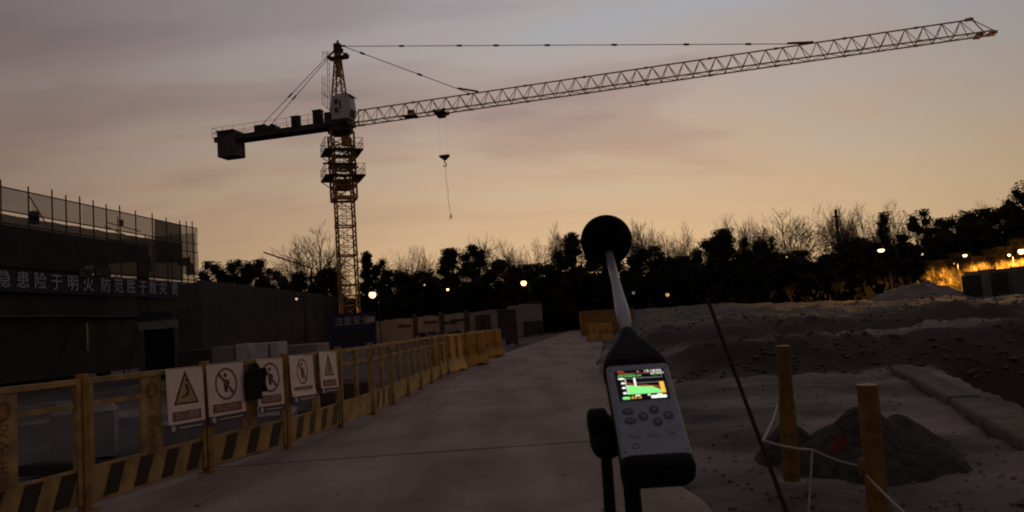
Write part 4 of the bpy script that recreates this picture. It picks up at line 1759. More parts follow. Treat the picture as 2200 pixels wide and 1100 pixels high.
ever = [
    (455, 562, 98, 'round', 0, 66, 'low round evergreen beside the scaffolded building'),
    (497, 558, 99, 'round', 1, 66, 'evergreen second from the scaffolded building'),
    (543, 560, 98, 'round', 2, 72, 'domed evergreen third from the scaffolded building'),
    (588, 577, 99, 'round', 0, 60, 'lowest evergreen before the lone bare tree'),
    (640, 585, 92, 'round', 1, 80, 'low evergreen under the lone bare tree'),
    (705, 578, 92, 'round', 2, 80, 'low evergreen at the mast foot'),
    (786, 541, 93, 'cone', 0, 66, 'pointed conifer right beside the crane mast'),
    (818, 556, 94, 'ragged', 0, 50, 'ragged evergreen next to the pointed conifer'),
    (855, 580, 90, 'round', 2, 90, 'low evergreen behind the big bright lamp'),
    (910, 582, 90, 'round', 0, 90, 'low evergreen past the big bright lamp'),
    (966, 534, 88, 'tall', 1, 62, 'smaller hump of the two-humped evergreen pair'),
    (1022, 527, 88, 'round', 1, 92, 'larger hump of the two-humped evergreen pair'),
    (1110, 570, 84, 'round', 2, 92, 'round low evergreen holding a bright lamp'),
    (1165, 566, 88, 'round', 0, 80, 'low evergreen between lamp tree and microphone ball'),
    (1226, 502, 86, 'round', 1, 96, 'tall dome evergreen half hidden by microphone ball'),
    (1300, 540, 90, 'round', 2, 100, 'evergreen hidden behind the microphone ball'),
    (1390, 530, 88, 'round', 0, 96, 'flat low evergreen right past microphone ball'),
    (1452, 552, 88, 'round', 2, 90, 'lowest evergreen in the dip past microphone ball'),
    (1518, 512, 84, 'round', 1, 84, 'lower step of the stepped evergreen pair'),
    (1550, 493, 86, 'tall', 1, 64, 'upper step of the stepped evergreen pair'),
    (1599, 511, 88, 'ragged', 0, 46, 'first scraggly crown after the stepped evergreens'),
    (1648, 509, 88, 'ragged', 1, 46, 'second scraggly crown after the stepped evergreens'),
    (1620, 540, 84, 'round', 0, 110, 'low evergreen under the scraggly twin crowns'),
    (1700, 542, 84, 'round', 2, 110, 'low evergreen under the tallest bare tree'),
    (1770, 548, 82, 'round', 1, 90, 'low evergreen at the foot of the dark pole'),
    (1832, 512, 80, 'round', 2, 112, 'broad dome evergreen past the dark pole'),
    (1893, 456, 90, 'tall', 0, 36, 'columnar evergreen standing above a street lamp'),
    (1925, 523, 80, 'round', 0, 104, 'low dome evergreen under the dense upright one'),
    (1970, 452, 84, 'ragged', 1, 72, 'dense upright evergreen with gaps near its foot'),
    (2036, 466, 76, 'round', 1, 96, 'rising evergreen, first of the large end group'),
    (2088, 452, 74, 'round', 2, 104, 'evergreen, second of the large end group'),
    (2142, 448, 72, 'round', 0, 104, 'evergreen, third of the large end group'),
    (2172, 428, 74, 'ragged', 0, 60, 'ragged evergreen topping the large end group'),
    (2190, 392, 76, 'ragged', 1, 64, 'tallest wispy tree at the picture end'),
    (2215, 450, 70, 'round', 1, 110, 'evergreen cut off by the picture end'),
]
for (x, y, Y, k, i, wp, lb) in ever:
    nw = {'round': 6.0, 'tall': 4.2, 'cone': 4.4, 'ragged': 4.6}[k]
    place_tree(x, y, Y, LEAFY[k][i], lb, wpx=wp, natw=nw, group=GE)
bushes = [(2018, 560, 69, 60, 'small lamp-lit bush at the near end of glowing foliage'),
          (2052, 545, 70, 64, 'lamp-lit bush, second in the glowing foliage'),
          (2092, 552, 68, 74, 'lamp-lit bush, third in the glowing foliage'),
          (2128, 538, 70, 74, 'lamp-lit bush, fourth in the glowing foliage'),
          (2165, 530, 67, 84, 'lamp-lit bush, fifth in the glowing foliage'),
          (2205, 514, 66, 94, 'brightest lamp-lit bush at the picture end')]
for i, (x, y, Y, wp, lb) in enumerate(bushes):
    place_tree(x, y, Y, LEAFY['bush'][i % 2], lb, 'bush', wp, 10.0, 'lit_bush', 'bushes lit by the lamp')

# dark undergrowth between trunks
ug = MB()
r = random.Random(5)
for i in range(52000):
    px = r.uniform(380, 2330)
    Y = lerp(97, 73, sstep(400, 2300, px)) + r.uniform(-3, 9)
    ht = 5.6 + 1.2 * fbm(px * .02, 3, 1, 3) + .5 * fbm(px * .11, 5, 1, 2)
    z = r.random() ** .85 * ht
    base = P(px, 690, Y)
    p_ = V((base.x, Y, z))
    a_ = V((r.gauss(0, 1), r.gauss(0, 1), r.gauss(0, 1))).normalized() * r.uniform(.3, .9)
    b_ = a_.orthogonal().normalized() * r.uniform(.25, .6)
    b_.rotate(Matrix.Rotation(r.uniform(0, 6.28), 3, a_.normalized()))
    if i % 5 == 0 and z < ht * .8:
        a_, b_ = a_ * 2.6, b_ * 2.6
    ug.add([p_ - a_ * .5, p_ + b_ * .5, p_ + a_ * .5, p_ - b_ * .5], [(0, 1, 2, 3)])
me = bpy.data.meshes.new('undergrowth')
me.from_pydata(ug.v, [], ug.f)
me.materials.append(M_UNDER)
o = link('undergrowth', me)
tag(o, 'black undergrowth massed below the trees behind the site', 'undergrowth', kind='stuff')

# dark pole among the trees
pp = P(1793, 450, 86)
b = MB()
b.tube((0, 0, 0), (.1, 0, pp.z), .24, .15, 8)
b.bbox(-.35, .55, -.05, .05, pp.z - .9, pp.z - .75)
o = link('utility_pole', b.mesh('utility_pole', M_DSTEEL), None, (pp.x, 86, 0))
tag(o, 'single thick dark pole standing up among the bare trees', 'pole')

# tiny crane far away
fc = P(668, 560, 320)
far_c = thing('distant_crane', 'tiny hazy crane jib far beyond the low trees', 'tower crane', (fc.x, 320, 0))
b = MB()
b.tube((0, 0, 0), (0, 0, P(668, 575, 320).z), .35, .35, 4)
part('mast', b, M_GREY, far_c)
a_, e_ = P(566, 542, 320) - V((fc.x, 320, 0)), P(672, 577, 320) - V((fc.x, 320, 0))
b = MB()
b.tube(a_, e_, .45, .45, 4)
part('jib', b, M_JIB, far_c)

# ------------------------------------------------------------------ street lamps
E_LAMP = emit_mat('lamp_glow', (1.0, .50, .17), 6)
E_LAMPW = emit_mat('lamp_glow_white', (1.0, .68, .34), 4.5)
E_LAMPD = emit_mat('lamp_glow_dim', (1.0, .45, .12), .7)
E_LAMPT = emit_mat('lamp_glow_tiny', (1.0, .72, .42), .8)
E_LAMPF = emit_mat('lamp_glow_faint', (.8, .8, .5), .18)


def street_lamp(px, py, Y, rad, em, label, power=0.0, arm=.6, flat=1.0):
    p_ = P(px, py, Y)
    zb_ = 0.0
    r = thing('street_lamp', label, 'street lamp', (p_.x + arm, Y, zb_), 0, 'lit lamps among the trees')
    b = MB()
    b.tube((0, 0, 0), (0, 0, p_.z + .15), .05, .03, 8)
    b.tube((0, 0, p_.z + .15), (-arm, 0, p_.z + rad * 1.1), .04, .035, 6)
    part('pole', b, M_BLKR, r)
    b = MB()
    b.lathe([(.02, -rad * flat), (rad * .7, -rad * .75 * flat), (rad, 0), (rad * .75, rad * .6 * flat), (.04, rad * .8 * flat)], 14, Matrix.Translation((-arm, 0, p_.z)))
    part('lamp_head', b, em, r, True)
    b = MB()
    b.lathe([(rad * .9, rad * .62 * flat), (rad * .5, rad * .95 * flat), (.03, rad * 1.05 * flat)], 14, Matrix.Translation((-arm, 0, p_.z)))
    part('hood', b, M_DSTEEL, r)
    if power:
        ld = bpy.data.lights.new('bulb', 'SPOT')
        ld.spot_size = math.radians(178)
        ld.spot_blend = .12
        ld.energy = power
        ld.color = (1, .46, .11)
        ld.shadow_soft_size = rad
        lo = link('bulb', ld, r, (-arm, -.1, p_.z - rad * 1.6))
    return r


street_lamp(800, 633, 74, .34, E_LAMP, 'brightest warm lamp right of the crane mast foot', 120)
street_lamp(1125, 608, 76, .28, E_LAMP, 'bright lamp in front of the round low evergreen', 60)
street_lamp(962, 622, 80, .13, E_LAMPW, 'small lamp below the two-humped evergreens')
street_lamp(912, 612, 82, .09, E_LAMPT, 'tiny lamp before the two-humped evergreens')
street_lamp(637, 642, 60, .10, E_LAMPT, 'tiny lamp in front of the long grey wall')
street_lamp(1893, 538, 70, .30, E_LAMPW, 'flat bright lamp under the columnar evergreen', 0, .6, .55)
street_lamp(1981, 546, 72, .12, E_LAMPT, 'tiny lamp under the dense upright evergreen')
street_lamp(2073, 549, 63, .17, E_LAMPW, 'small lamp over the glowing foliage', 50, .5, .7)
street_lamp(1690, 552, 76, .08, E_LAMPT, 'tiny lamp under the tallest bare tree')
street_lamp(1434, 633, 62, .16, E_LAMPD, 'dim orange lamp past the microphone stem')
street_lamp(1361, 629, 64, .13, E_LAMPF, 'tiny dim lamp directly right of the microphone stem')
street_lamp(2194, 540, 62, .24, E_LAMP, 'strong amber lamp at the picture end in glowing foliage', 10000, .5)
street_lamp(2168, 548, 64, .12, E_LAMPW, 'small amber lamp inside the glowing foliage', 6500, .3)
street_lamp(2050, 566, 65, .07, E_LAMPD, 'dim tiny lamp low in the near glowing foliage', 2200, .3)

# ------------------------------------------------------------------ right side of the site
gf = P(2072, 600, 60)
g1 = P(2330, 600, 52)
gv = V((g1.x - gf.x, g1.y - gf.y, 0))
GL = gv.length
gz = .5
fr = thing('green_site_fence', 'dark green sheet fence on the mound below glowing foliage', 'fence', (gf.x, 60, gz), math.atan2(gv.y, gv.x))
for i in range(7):
    b = MB()
    b.bbox(i * GL / 7 + .02, (i + 1) * GL / 7 - .02, -.03, .03, -.6, 2.30 + .05 * (i % 2))
    part('panel', b, M_GRNF, fr)
    b = MB()
    b.bbox(i * GL / 7 - .05, i * GL / 7 + .018, .032, .12, -.6, 2.42)
    part('post', b, M_DSTEEL, fr)
for i, (x0, x1, y0, lb) in enumerate(((2078, 2108, 592, 'dark box against the green fence, nearer the site middle'), (2140, 2165, 585, 'dark box against the green fence, nearer the picture end'))):
    pa, pb = P(x0, y0, 56), P(x1, y0, 56)
    b = MB()
    b.bbox(0, pb.x - pa.x, 0, .8, 0, pa.z - .8)
    o = link('equipment_box', b.mesh('equipment_box', M_GREY), None, (pa.x, 56, .8))
    bevel(o, .03)
    tag(o, lb, 'box')


def heap(name, c, rx, ry, h_, m, label, cat, seed, kind=None, pow_=1.0, rough=.12):
    b = MB()
    nr, na = 14, 36
    for i in range(nr + 1):
        for j in range(na):
            t_ = 2 * math.pi * j / na
            u = i / nr
            wob = 1 + .22 * noise.noise(V((math.cos(t_) * 1.3, math.sin(t_) * 1.3, seed)))
            x, y = rx * u * wob * math.cos(t_), ry * u * wob * math.sin(t_)
            z = h_ * (1 - u ** 1.3) ** pow_ + rough * h_ * noise.noise(V((x * 2.5, y * 2.5, seed))) * (1 - u) * 2 - .08 * u
            b.v.append((x, y, z))
    for i in range(nr):
        for j in range(na):
            a = i * na + j
            a2 = i * na + (j + 1) % na
            b.f.append((a, a2, a2 + na, a + na))
    o = link(name, b.mesh(name, m, True), None, c)
    return tag(o, label, cat, kind=kind)


hc = G(1872, 1010)
heap('gravel_heap', (hc.x + .22, hc.y + .45, -.03), .90, .8, .46, M_GRAVEL, 'dark gravel heap behind the yellow posts', 'gravel heap', 2.0, None, .8, .3)
hc2 = G(1745, 1000)
heap('soil_heap', (hc2.x, hc2.y + .55, -.03), .42, .4, .36, M_GRAVEL, 'small dark soil heap behind the taller yellow post', 'soil heap', 5.0)
rc = G(1768, 985)
heap('red_bag', (rc.x + .02, rc.y - .42, -.02), .22, .14, .30, M_REDCL, 'crumpled red bag lying by the dark gravel heap', 'bag', 8.0, None, .7, .35)
heap('sand_mound', (P(1975, 625, 58).x, 58, .6), 4.4, 2.2, 1.55, M_SAND, 'pale sand mound at the near end of green fence', 'sand mound', 11.0, None, .6, .22)
heap('earth_mound', (P(1560, 640, 60).x, 62, .9), 7.0, 3.0, .8, M_DIRT, 'long low earth mound under the stepped evergreens', 'earth mound', 13.0)

# concrete kerb along the trench
k0, k1 = G(1935, 792), G(2290, 985)
b = MB()
nk = 5
kb = thing('trench_kerb', 'pale concrete kerb running along the dark trench', 'kerb', k0)
for i in range(nk):
    a, c = k0.lerp(k1, i / nk), k0.lerp(k1, (i + 1) / nk)
    d = (c - a).normalized()
    n_ = V((-d.y, d.x, 0))
    M_ = Matrix(((d.x, n_.x, 0), (d.y, n_.y, 0), (0, 0, 1)))
    b = MB()
    b.box((a + c) / 2 - k0 + V((.02 * (i % 2), 0, .0 + .012 * (i % 3))), ((c - a).length - .012, .40, .16), M_)
    bevel(part('kerb_block', b, M_KERB, kb), .05, 3)
# stones and crumbs of clay strewn over the trampled ground
r = random.Random(12)
b = MB()
for i in range(420):
    px, py = r.uniform(1500, 2250), 760 + 340 * r.random() ** 1.3
    g = G(px, py, -.03)
    if g.x < road_x(ROAD_R, g.y) + .1:
        continue
    q_ = r.uniform(.010, .028) * (2.6 if i % 60 == 0 else 1)
    c = V((g.x, g.y, height(g.x, g.y) + q_ * .3))
    rr_ = [q_ * r.uniform(.6, 1.2) for _ in range(6)]
    b.add([c + V((rr_[0], 0, 0)), c + V((0, rr_[1], 0)), c - V((rr_[2], 0, 0)), c - V((0, rr_[3], 0)), c + V((rr_[4] * .3, rr_[5] * .2, q_ * .7)), c - V((0, 0, q_ * .5))],
          [(0, 1, 4), (1, 2, 4), (2, 3, 4), (3, 0, 4), (1, 0, 5), (2, 1, 5), (3, 2, 5), (0, 3, 5)])
tag(link('loose_stones', b.mesh('loose_stones', M_DIRT)), 'loose dark stones strewn over the trampled clay', 'stones', kind='stuff')


r = random.Random(77)
b = MB()
for i in range(420):
    y = 4.5 + 24 * r.random() ** 1.5
    x = lerp(road_x(ROAD_L, y), road_x(ROAD_R, y), r.choice((r.betavariate(1, 4), 1 - r.betavariate(1, 3))))
    q_ = r.uniform(.005, .014) * (2.2 if i % 50 == 0 else 1)
    c = V((x, y, q_ * .2))
    rr_ = [q_ * r.uniform(.6, 1.3) for _ in range(4)]
    b.add([c + V((rr_[0], 0, 0)), c + V((0, rr_[1], 0)), c - V((rr_[2], 0, 0)), c - V((0, rr_[3], 0)), c + V((0, 0, q_ * .6))],
          [(0, 1, 4), (1, 2, 4), (2, 3, 4), (3, 0, 4)])
tag(link('road_grit', b.mesh('road_grit', M_CLAYC)), 'grit and muddy crumbs along both road edges', 'grit', kind='stuff')

# clods and lumps of dug earth over the banks
r = random.Random(21)
b = MB()
n_c = 0
while n_c < 2200:
    y = 15.5 + 40 * r.random() ** 1.6
    x = road_x(ROAD_R, y) + .8 + r.random() * (y * .75)
    if fbm(x, y, .35, 3) < -.15:
        continue
    n_c += 1
    q_ = r.uniform(.025, .075) * (1 + y / 70) * (1.5 if r.random() < .05 else 1)
    c = V((x, y, height(x, y) + q_ * .15))
    rr_ = [q_ * r.uniform(.5, 1.3) for _ in range(6)]
    b.add([c + V((rr_[0], 0, 0)), c + V((0, rr_[1], 0)), c - V((rr_[2], 0, 0)), c - V((0, rr_[3], 0)), c + V((rr_[4] * .3, rr_[5] * .2, q_ * .65)), c - V((0, 0, q_ * .5))],
          [(0, 1, 4), (1, 2, 4), (2, 3, 4), (3, 0, 4), (1, 0, 5), (2, 1, 5), (3, 2, 5), (0, 3, 5)])
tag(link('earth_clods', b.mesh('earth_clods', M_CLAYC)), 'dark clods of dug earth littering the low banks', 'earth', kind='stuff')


# yellow posts with cord
def yellow_post(px, ytop, Y, rad, label, lean, sleeve=None):
    t_ = P(px, ytop, Y)
    base = V((t_.x - lean[0], Y - lean[1], -.08))
    r_ = thing('yellow_post', label, 'post', base, 0, 'yellow steel posts beside the road')
    top = t_ - base
    ax = top.normalized()
    b = MB()
    b.tube((0, 0, 0), top, rad, rad, 20)
    part('pipe', b, M_YPOST, r_, False)
    b = MB()
    b.tube(top, top + ax * .006, rad * 1.04, rad * 1.0, 20)
    part('cap', b, M_YEL, r_)
    if sleeve:
        b = MB()
        b.tube(ax * .02, top * sleeve, rad * 1.22, rad * 1.16, 20)
        part('sleeve', b, M_YPOST, r_)
    b = MB()
    b.tube((0, 0, 0), ax * .1, rad * 2.0, rad * 1.9, 12)
    part('footing', b, M_CONC, r_)
    return base, top, ax


pb1, pt1, _ = yellow_post(1682, 744, 6.3, .055, 'taller slimmer yellow post with a sleeve, farther from camera', (.03, -.02), .62)
pb2, pt2, ax2 = yellow_post(1863, 828, 4.25, .055, 'stouter yellow post with a cord knot, closer to camera', (.02, 0))

# leaning rod
rt, rm = P(1519, 640, 3.0), P(1699, 1100, 2.75)
rd_ = (rm - rt).normalized()
gnd = rt + rd_ * ((rt.z + .03) / -rd_.z)
b = MB()
b.tube(V((0, 0, -.1)) - rd_ * 0, rt - gnd, .0100, .0068, 8)
o = link('steel_rod', b.mesh('steel_rod', M_RUST), None, gnd)
tag(o, 'thin dark steel rod leaning beside the yellow posts', 'rod')


# cords
def catenary(a, c, sag, n=14):
    return [a.lerp(c, i / n) - V((0, 0, sag * 4 * (i / n) * (1 - i / n))) for i in range(n + 1)]


def cord(name, pts_, rad, label):
    o0 = pts_[0]
    b = MB()
    b.path([p_ - o0 for p_ in pts_], rad, 6)
    o = link(name, b.mesh(name, M_CORD), None, o0)
    return tag(o, label, 'cord', 'white cords tied between posts')


rod_pt = rt + rd_ * ((P(1641, 946, 2.83) - rt).length)
kn2 = P(1843, 1000, 4.19)
mid = P(1745, 966, 3.6)
cord('white_rope', catenary(rod_pt, P(1671, 866, 6.24), .02), .0055, 'white cord rising from steel rod to taller yellow post')
cord('white_rope', catenary(rod_pt, mid, .008) + catenary(mid, kn2, .010)[1:], .0052, 'white cord from steel rod to the knotted yellow post')
cord('white_rope', [mid, P(1742, 1030, 3.6), P(1737, 1100, 3.6), P(1734, 1210, 3.6), P(1733, 1330, 3.6)], .0055, 'loose cord end hanging straight down between posts')
cord('white_rope', catenary(P(1862, 1022, 4.17), P(2010, 1160, 3.3), .01), .006, 'pale cord slanting down from knotted post toward camera')
b = MB()
kp_ = P(1851, 1003, 4.16)
b.lathe([(.008, -.05), (.018, -.035), (.022, 0), (.016, .035), (.008, .05)], 10, Matrix.Translation(kp_))
o = link('cord_knot', b.mesh('cord_knot', M_YPOST), None)
tag(o, 'pale cord knot tied on the stouter yellow post', 'knot')

# ------------------------------------------------------------------ sound level meter on its tripod
def C3(x, y, z):                       # camera frame (right, up, ahead) to world
    return EYE + RT * x + UP * y + FW * z


mA = C3(.155, -.226, .82)
mu = (C3(.153, -.1415, .953) - mA).normalized()
mx_ = (RT * 1.0 + UP * .0674 - FW * .0278)
mx_ = (mx_ - mu * mx_.dot(mu)).normalized()
mn = mx_.cross(mu).normalized()        # out of the front face?
if mn.dot(EYE - mA) < 0:
    mn = -mn
# local frame: x right, y = -front, z along the meter
MM = Matrix((mx_, -mn, mu)).transposed().to_4x4()
if MM.to_3x3().determinant() < 0:
    MM = Matrix((mx_, mn, mu)).transposed().to_4x4()
MM.translation = mA
meter = link('sound_level_meter', None)
meter.matrix_world = MM
tag(meter, 'handheld sound level meter with lit screen and black foam ball on a tripod', 'sound meter')


def rrect(w, d, r_, n=5, cx=0, cy=0):
    o = []
    for sx, sy, a0 in ((1, 1, 0), (-1, 1, 90), (-1, -1, 180), (1, -1, 270)):
        for k in range(n + 1):
            a_ = math.radians(a0 + 90 * k / n)
            o.append((cx + sx * (w / 2 - r_) + r_ * math.cos(a_), cy + sy * (d / 2 - r_) + r_ * math.sin(a_)))
    return o


def loft(rings):
    b = MB()
    n_ = len(rings[0])
    for rg in rings:
        b.v += rg
    for i in range(len(rings) - 1):
        for k in range(n_):
            b.f.append((i * n_ + k, i * n_ + (k + 1) % n_, (i + 1) * n_ + (k + 1) % n_, (i + 1) * n_ + k))
    b.f.append(tuple(range(n_ - 1, -1, -1)))
    b.f.append(tuple((len(rings) - 1) * n_ + k for k in range(n_)))
    return b


BW, BD, BL = .0765, .036, .1445         # body width, depth, length
YF = -.0180                             # front face plane (towards viewer)


def ring(w, d, r_, z, cy=0.0):
    return [(x, y, z) for x, y in rrect(w, d, r_, 5, 0, cy)]


# dark back shell, silver front shell
b = loft([ring(BW, BD * .72, .010, .004, .0052), ring(BW, BD * .72, .010, BL + .004, .0052)])
part('back_shell', b, M_BLKR, meter, False)
b = loft([[(x, y, .0015) for x, y in rrect(BW - .001, .0148, .0062, 5, 0, -.0108)], [(x, y, BL + .002) for x, y in rrect(BW - .001, .0148, .0062, 5, 0, -.0108)]])
part('front_shell', b, M_SILV, meter, False)
b = loft([ring(BW * .92, BD * .84, .012, -.014), ring(BW * 1.03, BD * 1.04, .013, -.009), ring(BW * 1.035, BD * 1.06, .013, -.003), ring(BW * 1.03, BD * 1.05, .012, .0020)])
part('bottom_cap', b, M_BLKR, meter, True)
zc = [(BL + .0025, 1.03, 1.05), (BL + .016, 1.03, 1.05), (BL + .030, .93, 1.0), (BL + .048, .70, .92), (BL + .066, .47, .74), (BL + .080, .36, .66), (BL + .086, .30, .60)]
b = loft([ring(BW * a_, BD * c_, min(.012, BD * c_ * .45, BW * a_ * .45), z) for z, a_, c_ in zc])
part('top_cone', b, M_BLKR, meter, True)
BALL = .4676
z0 = BL + .084
b = MB()
b.lathe([(.0080, z0), (.0080, z0 + .024), (.0094, z0 + .027), (.0098, z0 + .045), (.0096, z0 + .060), (.0086, z0 + .074), (.0072, z0 + .098), (.0064, z0 + .125), (.0062, BALL - .03)], 20)
part('preamplifier', b, M_CHROME, meter, True)
b = MB()
b.lathe([(.0105, z0 - .006), (.0105, z0 + .004)], 20)
part('collar', b, M_BLKR, meter)
b = MB()
R_ = .0405
prof = [(max(.0009, R_ * math.sin(math.radians(a_))), BALL - R_ * math.cos(math.radians(a_))) for a_ in range(4, 180, 8)]
b.lathe(prof, 40)
part('windscreen', b, M_FOAM, meter, True)
# display
FZ = YF - .0002
b = MB()
SX0, SX1, SZ0, SZ1 = -.0290, .0295, .0845, .1365


def fbox(b, x0, x1, z0, z1, d0, d1):
    return b.bbox(x0, x1, YF - d1, YF - d0, z0, z1)


fbox(b, SX0, SX1, SZ0, SZ1, -.001, .0006)
scr = part('screen', b, M_SCR, meter)
E_G = emit_mat('screen_green', (.28, .95, .26), 1.0)
E_DG = emit_mat('screen_dark_green', (.02, .38, .04), .5)
E_O = emit_mat('screen_orange', (1.0, .52, .08), 1.1)
E_R = emit_mat('screen_red', (.85, .10, .05), .8)
E_W = emit_mat('screen_white', (.95, 1.0, .9), 1.1)
E_GY = emit_mat('screen_grey', (.5, .5, .5), .5)


def sx(u):
    return lerp(SX0, SX1, u)


def sz(w):
    return lerp(SZ1, SZ0, w)


def spoly(name, pts_, m, lay=1):
    b = MB()
    b.prism([(sx(u), sz(w)) for u, w in pts_], YF - .0006 - .0002 * lay, YF - .0006 - .0002 * (lay - 1) - .00005)
    return part(name, b, m, scr)


def srect(name, u0, u1, w0, w1, m, lay=1):
    return spoly(name, [(u0, w0), (u1, w0), (u1, w1), (u0, w1)], m, lay)


spoly('spectrum_area', [(.20, .50), (.28, .51), (.36, .535), (.44, .56), (.60, .57), (.70, .58), (.78, .64), (.85, .70), (.85, .80), (.20, .80)], E_G)
srect('level_bar', .855, .945, .44, .80, E_O)
srect('cursor_bar', .355, .395, .27, .55, E_W, 2)
srect('grid_line', .20, .95, .275, .287, E_GY)
srect('grid_line', .40, .85, .435, .447, E_GY)
srect('axis_line', .185, .196, .27, .80, E_W)
srect('grid_line', .08, .95, .115, .124, E_R)
tr_ = [(.20, .40), (.26, .44), (.32, .47), (.36, .50), (.42, .53), (.50, .53), (.56, .515), (.64, .55), (.72, .56), (.80, .575), (.85, .60)]
for i in range(len(tr_) - 1):
    (u0, w0_), (u1, w1_) = tr_[i], tr_[i + 1]
    spoly('level_trace', [(u0, w0_), (u1, w1_), (u1, w1_ + .025), (u0, w0_ + .025)], E_R, 2)
for i, w in enumerate((.27, .42, .575, .745)):
    srect('axis_label', .055 if i == 0 else .10, .17, w - .02, w + .035, E_W)
for u, wd_ in ((.38, .09), (.60, .055), (.81, .1)):
    srect('axis_label', u - wd_ / 2, u + wd_ / 2, .825, .865, E_W)


def stext(txt, size, u, w, m, scx=1.0):
    o = link('screen_text', text_mesh(txt, size, m, .0001), scr, (sx(u), YF - .0010, sz(w)))
    o.rotation_euler = (math.pi / 2, 0, 0)
    o.scale = (scx, 1, 1)
    return o


stext('SPL', .0052, .135, .055, E_R, 1.2)
stext('12:18:02', .0050, .78, .065, E_W, 1.25)
stext('28 NOV', .0042, .86, .155, E_W, 1.1)
stext('1/3 Octave Lin', .0040, .29, .20, E_G, 1.2)
srect('status_strip', .07, .40, .125, .162, E_DG)
stext('Fast  Z', .0036, .85, .215, E_DG, 1.2)
srect('status_dot', .455, .50, .04, .08, E_GY)
spoly('soft_key', [(.07, .90), (.09, .875), (.20, .875), (.22, .90), (.22, .935), (.20, .955), (.09, .955), (.07, .935)], E_G)
stext('63.5', .0062, .345, .912, E_O, 1.15)
spoly('soft_key', [(.63, .885), (.645, .87), (.925, .87), (.94, .885), (.94, .945), (.925, .96), (.645, .96), (.63, .945)], E_W)


# keys
def key(cx, cz, w, h_, m, kind):
    n_ = 18
    b = MB()
    o = [(cx + w / 2 * math.cos(2 * math.pi * k / n_), cz + h_ / 2 * math.sin(2 * math.pi * k / n_)) for k in range(n_)]
    b.prism(o, YF - .0012, YF + .001)
    kk = part('key', b, m, meter)
    mk = MB()
    q = w * .24
    d = {'up': (0, 1), 'down': (0, -1), 'left': (-1, 0), 'right': (1, 0)}.get(kind)
    if d:
        px_, pz_ = -d[1], d[0]
        mk.prism([(cx + d[0] * q, cz + d[1] * q), (cx - d[0] * q * .7 + px_ * q, cz - d[1] * q * .7 + pz_ * q), (cx - d[0] * q * .7 - px_ * q, cz - d[1] * q * .7 - pz_ * q)], YF - .0015, YF - .00125)
        part('key_arrow', mk, M_KEYL, kk)
    elif kind == 'bar':
        mk.prism([(cx - w * .25, cz - .0008), (cx + w * .25, cz - .0008), (cx + w * .25, cz + .0008), (cx - w * .25, cz + .0008)], YF - .0015, YF - .00125)
        part('key_mark', mk, M_KEYL, kk)
    elif kind == 'ring':
        mk.prism([(cx - w * .22, cz), (cx, cz - h_ * .2), (cx + w * .26, cz + h_ * .1), (cx, cz - h_ * .05)], YF - .0015, YF - .00125)
        part('key_mark', mk, M_SILV, kk)


key(.0075, .0685, .0110, .0120, M_KEY, 'up')
key(-.0060, .0585, .0110, .0120, M_KEY, 'left')
key(.0220, .0580, .0110, .0120, M_KEY, 'right')
key(.0085, .0490, .0110, .0120, M_KEY, 'down')
key(-.0220, .0675, .0130, .0095, M_KEY, 'bar')
key(-.0212, .0525, .0130, .0095, M_KEY, 'bar')
for x_ in (-.0190, .0010, .0215):
    key(x_, .0335 + (.0025 if x_ > .02 else 0), .0115, .0115, M_KEYL, 'ring')
b = MB()
for k in range(16):
    a0, a1 = 2 * math.pi * k / 16, 2 * math.pi * (k + 1) / 16
    c_ = lambda q, a_: (-.0210 + q * math.cos(a_), .0150 + q * math.sin(a_))
    b.prism([c_(.0042, a0), c_(.0042, a1), c_(.0028, a1), c_(.0028, a0)], YF - .0004, YF + .0004)
part('maker_ring', b, M_KEY, meter)
b = MB()
b.bbox(-.0140, .0065, YF - .0004, YF + .0004, .0135, .0165)
part('maker_wordmark', b, M_KEYL, meter)
b = MB()
for x_ in (-.0345, .0345):                      # corner screws of the face
    for z_ in (.0075, .1395):
        b.lathe([(.0013, 0), (.0013, .0004)], 8, Matrix.Translation((x_ * .97, YF - .0004, z_)) @ Matrix.Rotation(-math.pi / 2, 4, 'X'))
o_ = part('screws', b, M_KEY, meter)
o_['kind'] = 'stuff'

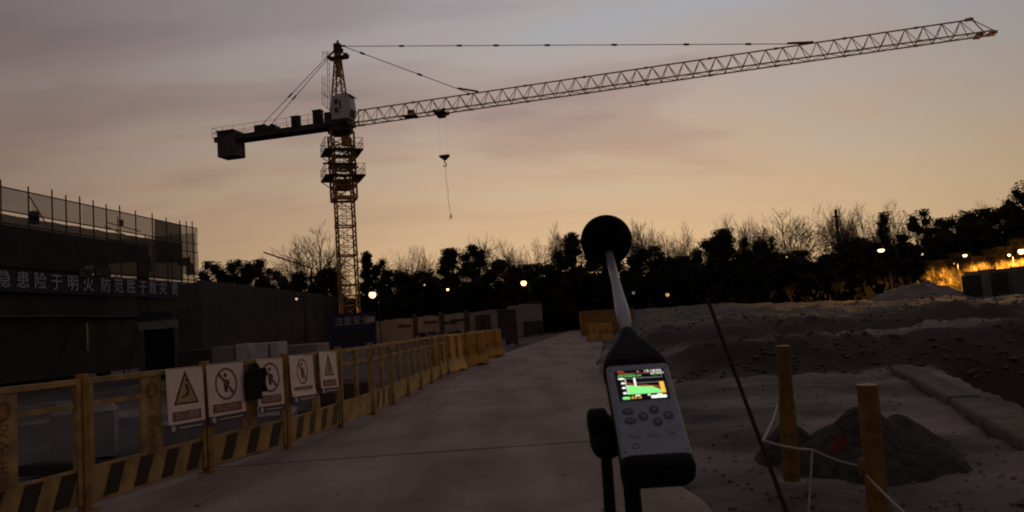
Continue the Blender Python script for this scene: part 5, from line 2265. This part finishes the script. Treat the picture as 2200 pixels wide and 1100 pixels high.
# tripod: head clamp behind the meter, column, pan handle, three splayed legs
hc_ = mA + mu * .055 + (-MM.to_3x3().col[1] if False else V((0, 0, 0)))
back = MM.to_3x3() @ V((0, 1, 0))
hd0 = mA + mu * .060 + back * .034
colx = P(1362, 1100, .0 + .90)
tb = V((hd0.x, hd0.y, 0))
tri = thing('tripod', 'black tripod carrying the sound level meter', 'tripod', tb)
b = MB()
b.box(hd0 - back * .010 - tb, (.040, .016, .060), MM.to_3x3())
part('head_plate', b, M_BLKR, tri)
cpt = P(1351, 985, hd0.y - .005)
bot = P(1362, 1100, hd0.y - .005)
c_dir = (bot - cpt)
colb = cpt + c_dir * ((cpt.z - .55) / -c_dir.z)
b = MB()
b.tube(cpt - tb, colb - tb, .0098, .0098, 16)
b.tube(cpt - tb, hd0 - tb, .0098, .012, 12)
part('column', b, M_BLKR, tri)
b = MB()
kc = P(1300, 935, .93)
kd = mx_
b.lathe([(.006, -.026), (.016, -.024), (.019, -.014), (.019, .012), (.016, .020), (.008, .024)], 16, Matrix.Translation(kc - tb) @ MM.to_3x3().to_4x4())
b.tube(kc - tb, hd0 - tb, .010, .012, 10)
b.lathe([(.010, -.012), (.0155, -.009), (.0155, .009), (.010, .012)], 14, Matrix.Translation(P(1284, 905, .92) - tb) @ Matrix.Rotation(1.57, 4, 'Y'))
bevel(part('clamp', b, M_BLKR, tri, True), .001)
b = MB()
h0_, h1_ = P(1301, 955, .925), P(1311, 1100, .915)
h2_ = h1_ + (h1_ - h0_).normalized() * .10
b.tube(h0_ - tb, h1_ - tb, .0066, .0070, 12)
b.tube(h1_ - tb, h2_ - tb, .011, .010, 12)
part('pan_handle', b, M_BLKR, tri)
b = MB()
b.tube(colb + V((0, 0, .12)) - tb, colb + V((0, 0, .0)) - tb, .032, .036, 12)
part('leg_collar', b, M_BLKR, tri)
for k in range(3):
    a_ = math.radians(90 + 120 * k)
    ft_ = V((colb.x + .42 * math.cos(a_), colb.y + .42 * math.sin(a_), .012))
    st_ = colb + V((.025 * math.cos(a_), .025 * math.sin(a_), .05))
    b = MB()
    b.tube(st_ - tb, st_.lerp(ft_, .55) - tb, .013, .013, 10)
    b.tube(st_.lerp(ft_, .55) - tb, ft_ - tb, .010, .010, 10)
    lg = part('leg', b, M_BLKR, tri)
    b = MB()
    b.tube(ft_ - tb + V((0, 0, -.012)), ft_ - tb + V((0, 0, .025)), .016, .013, 10)
    part('rubber_foot', b, M_BLKR, lg)
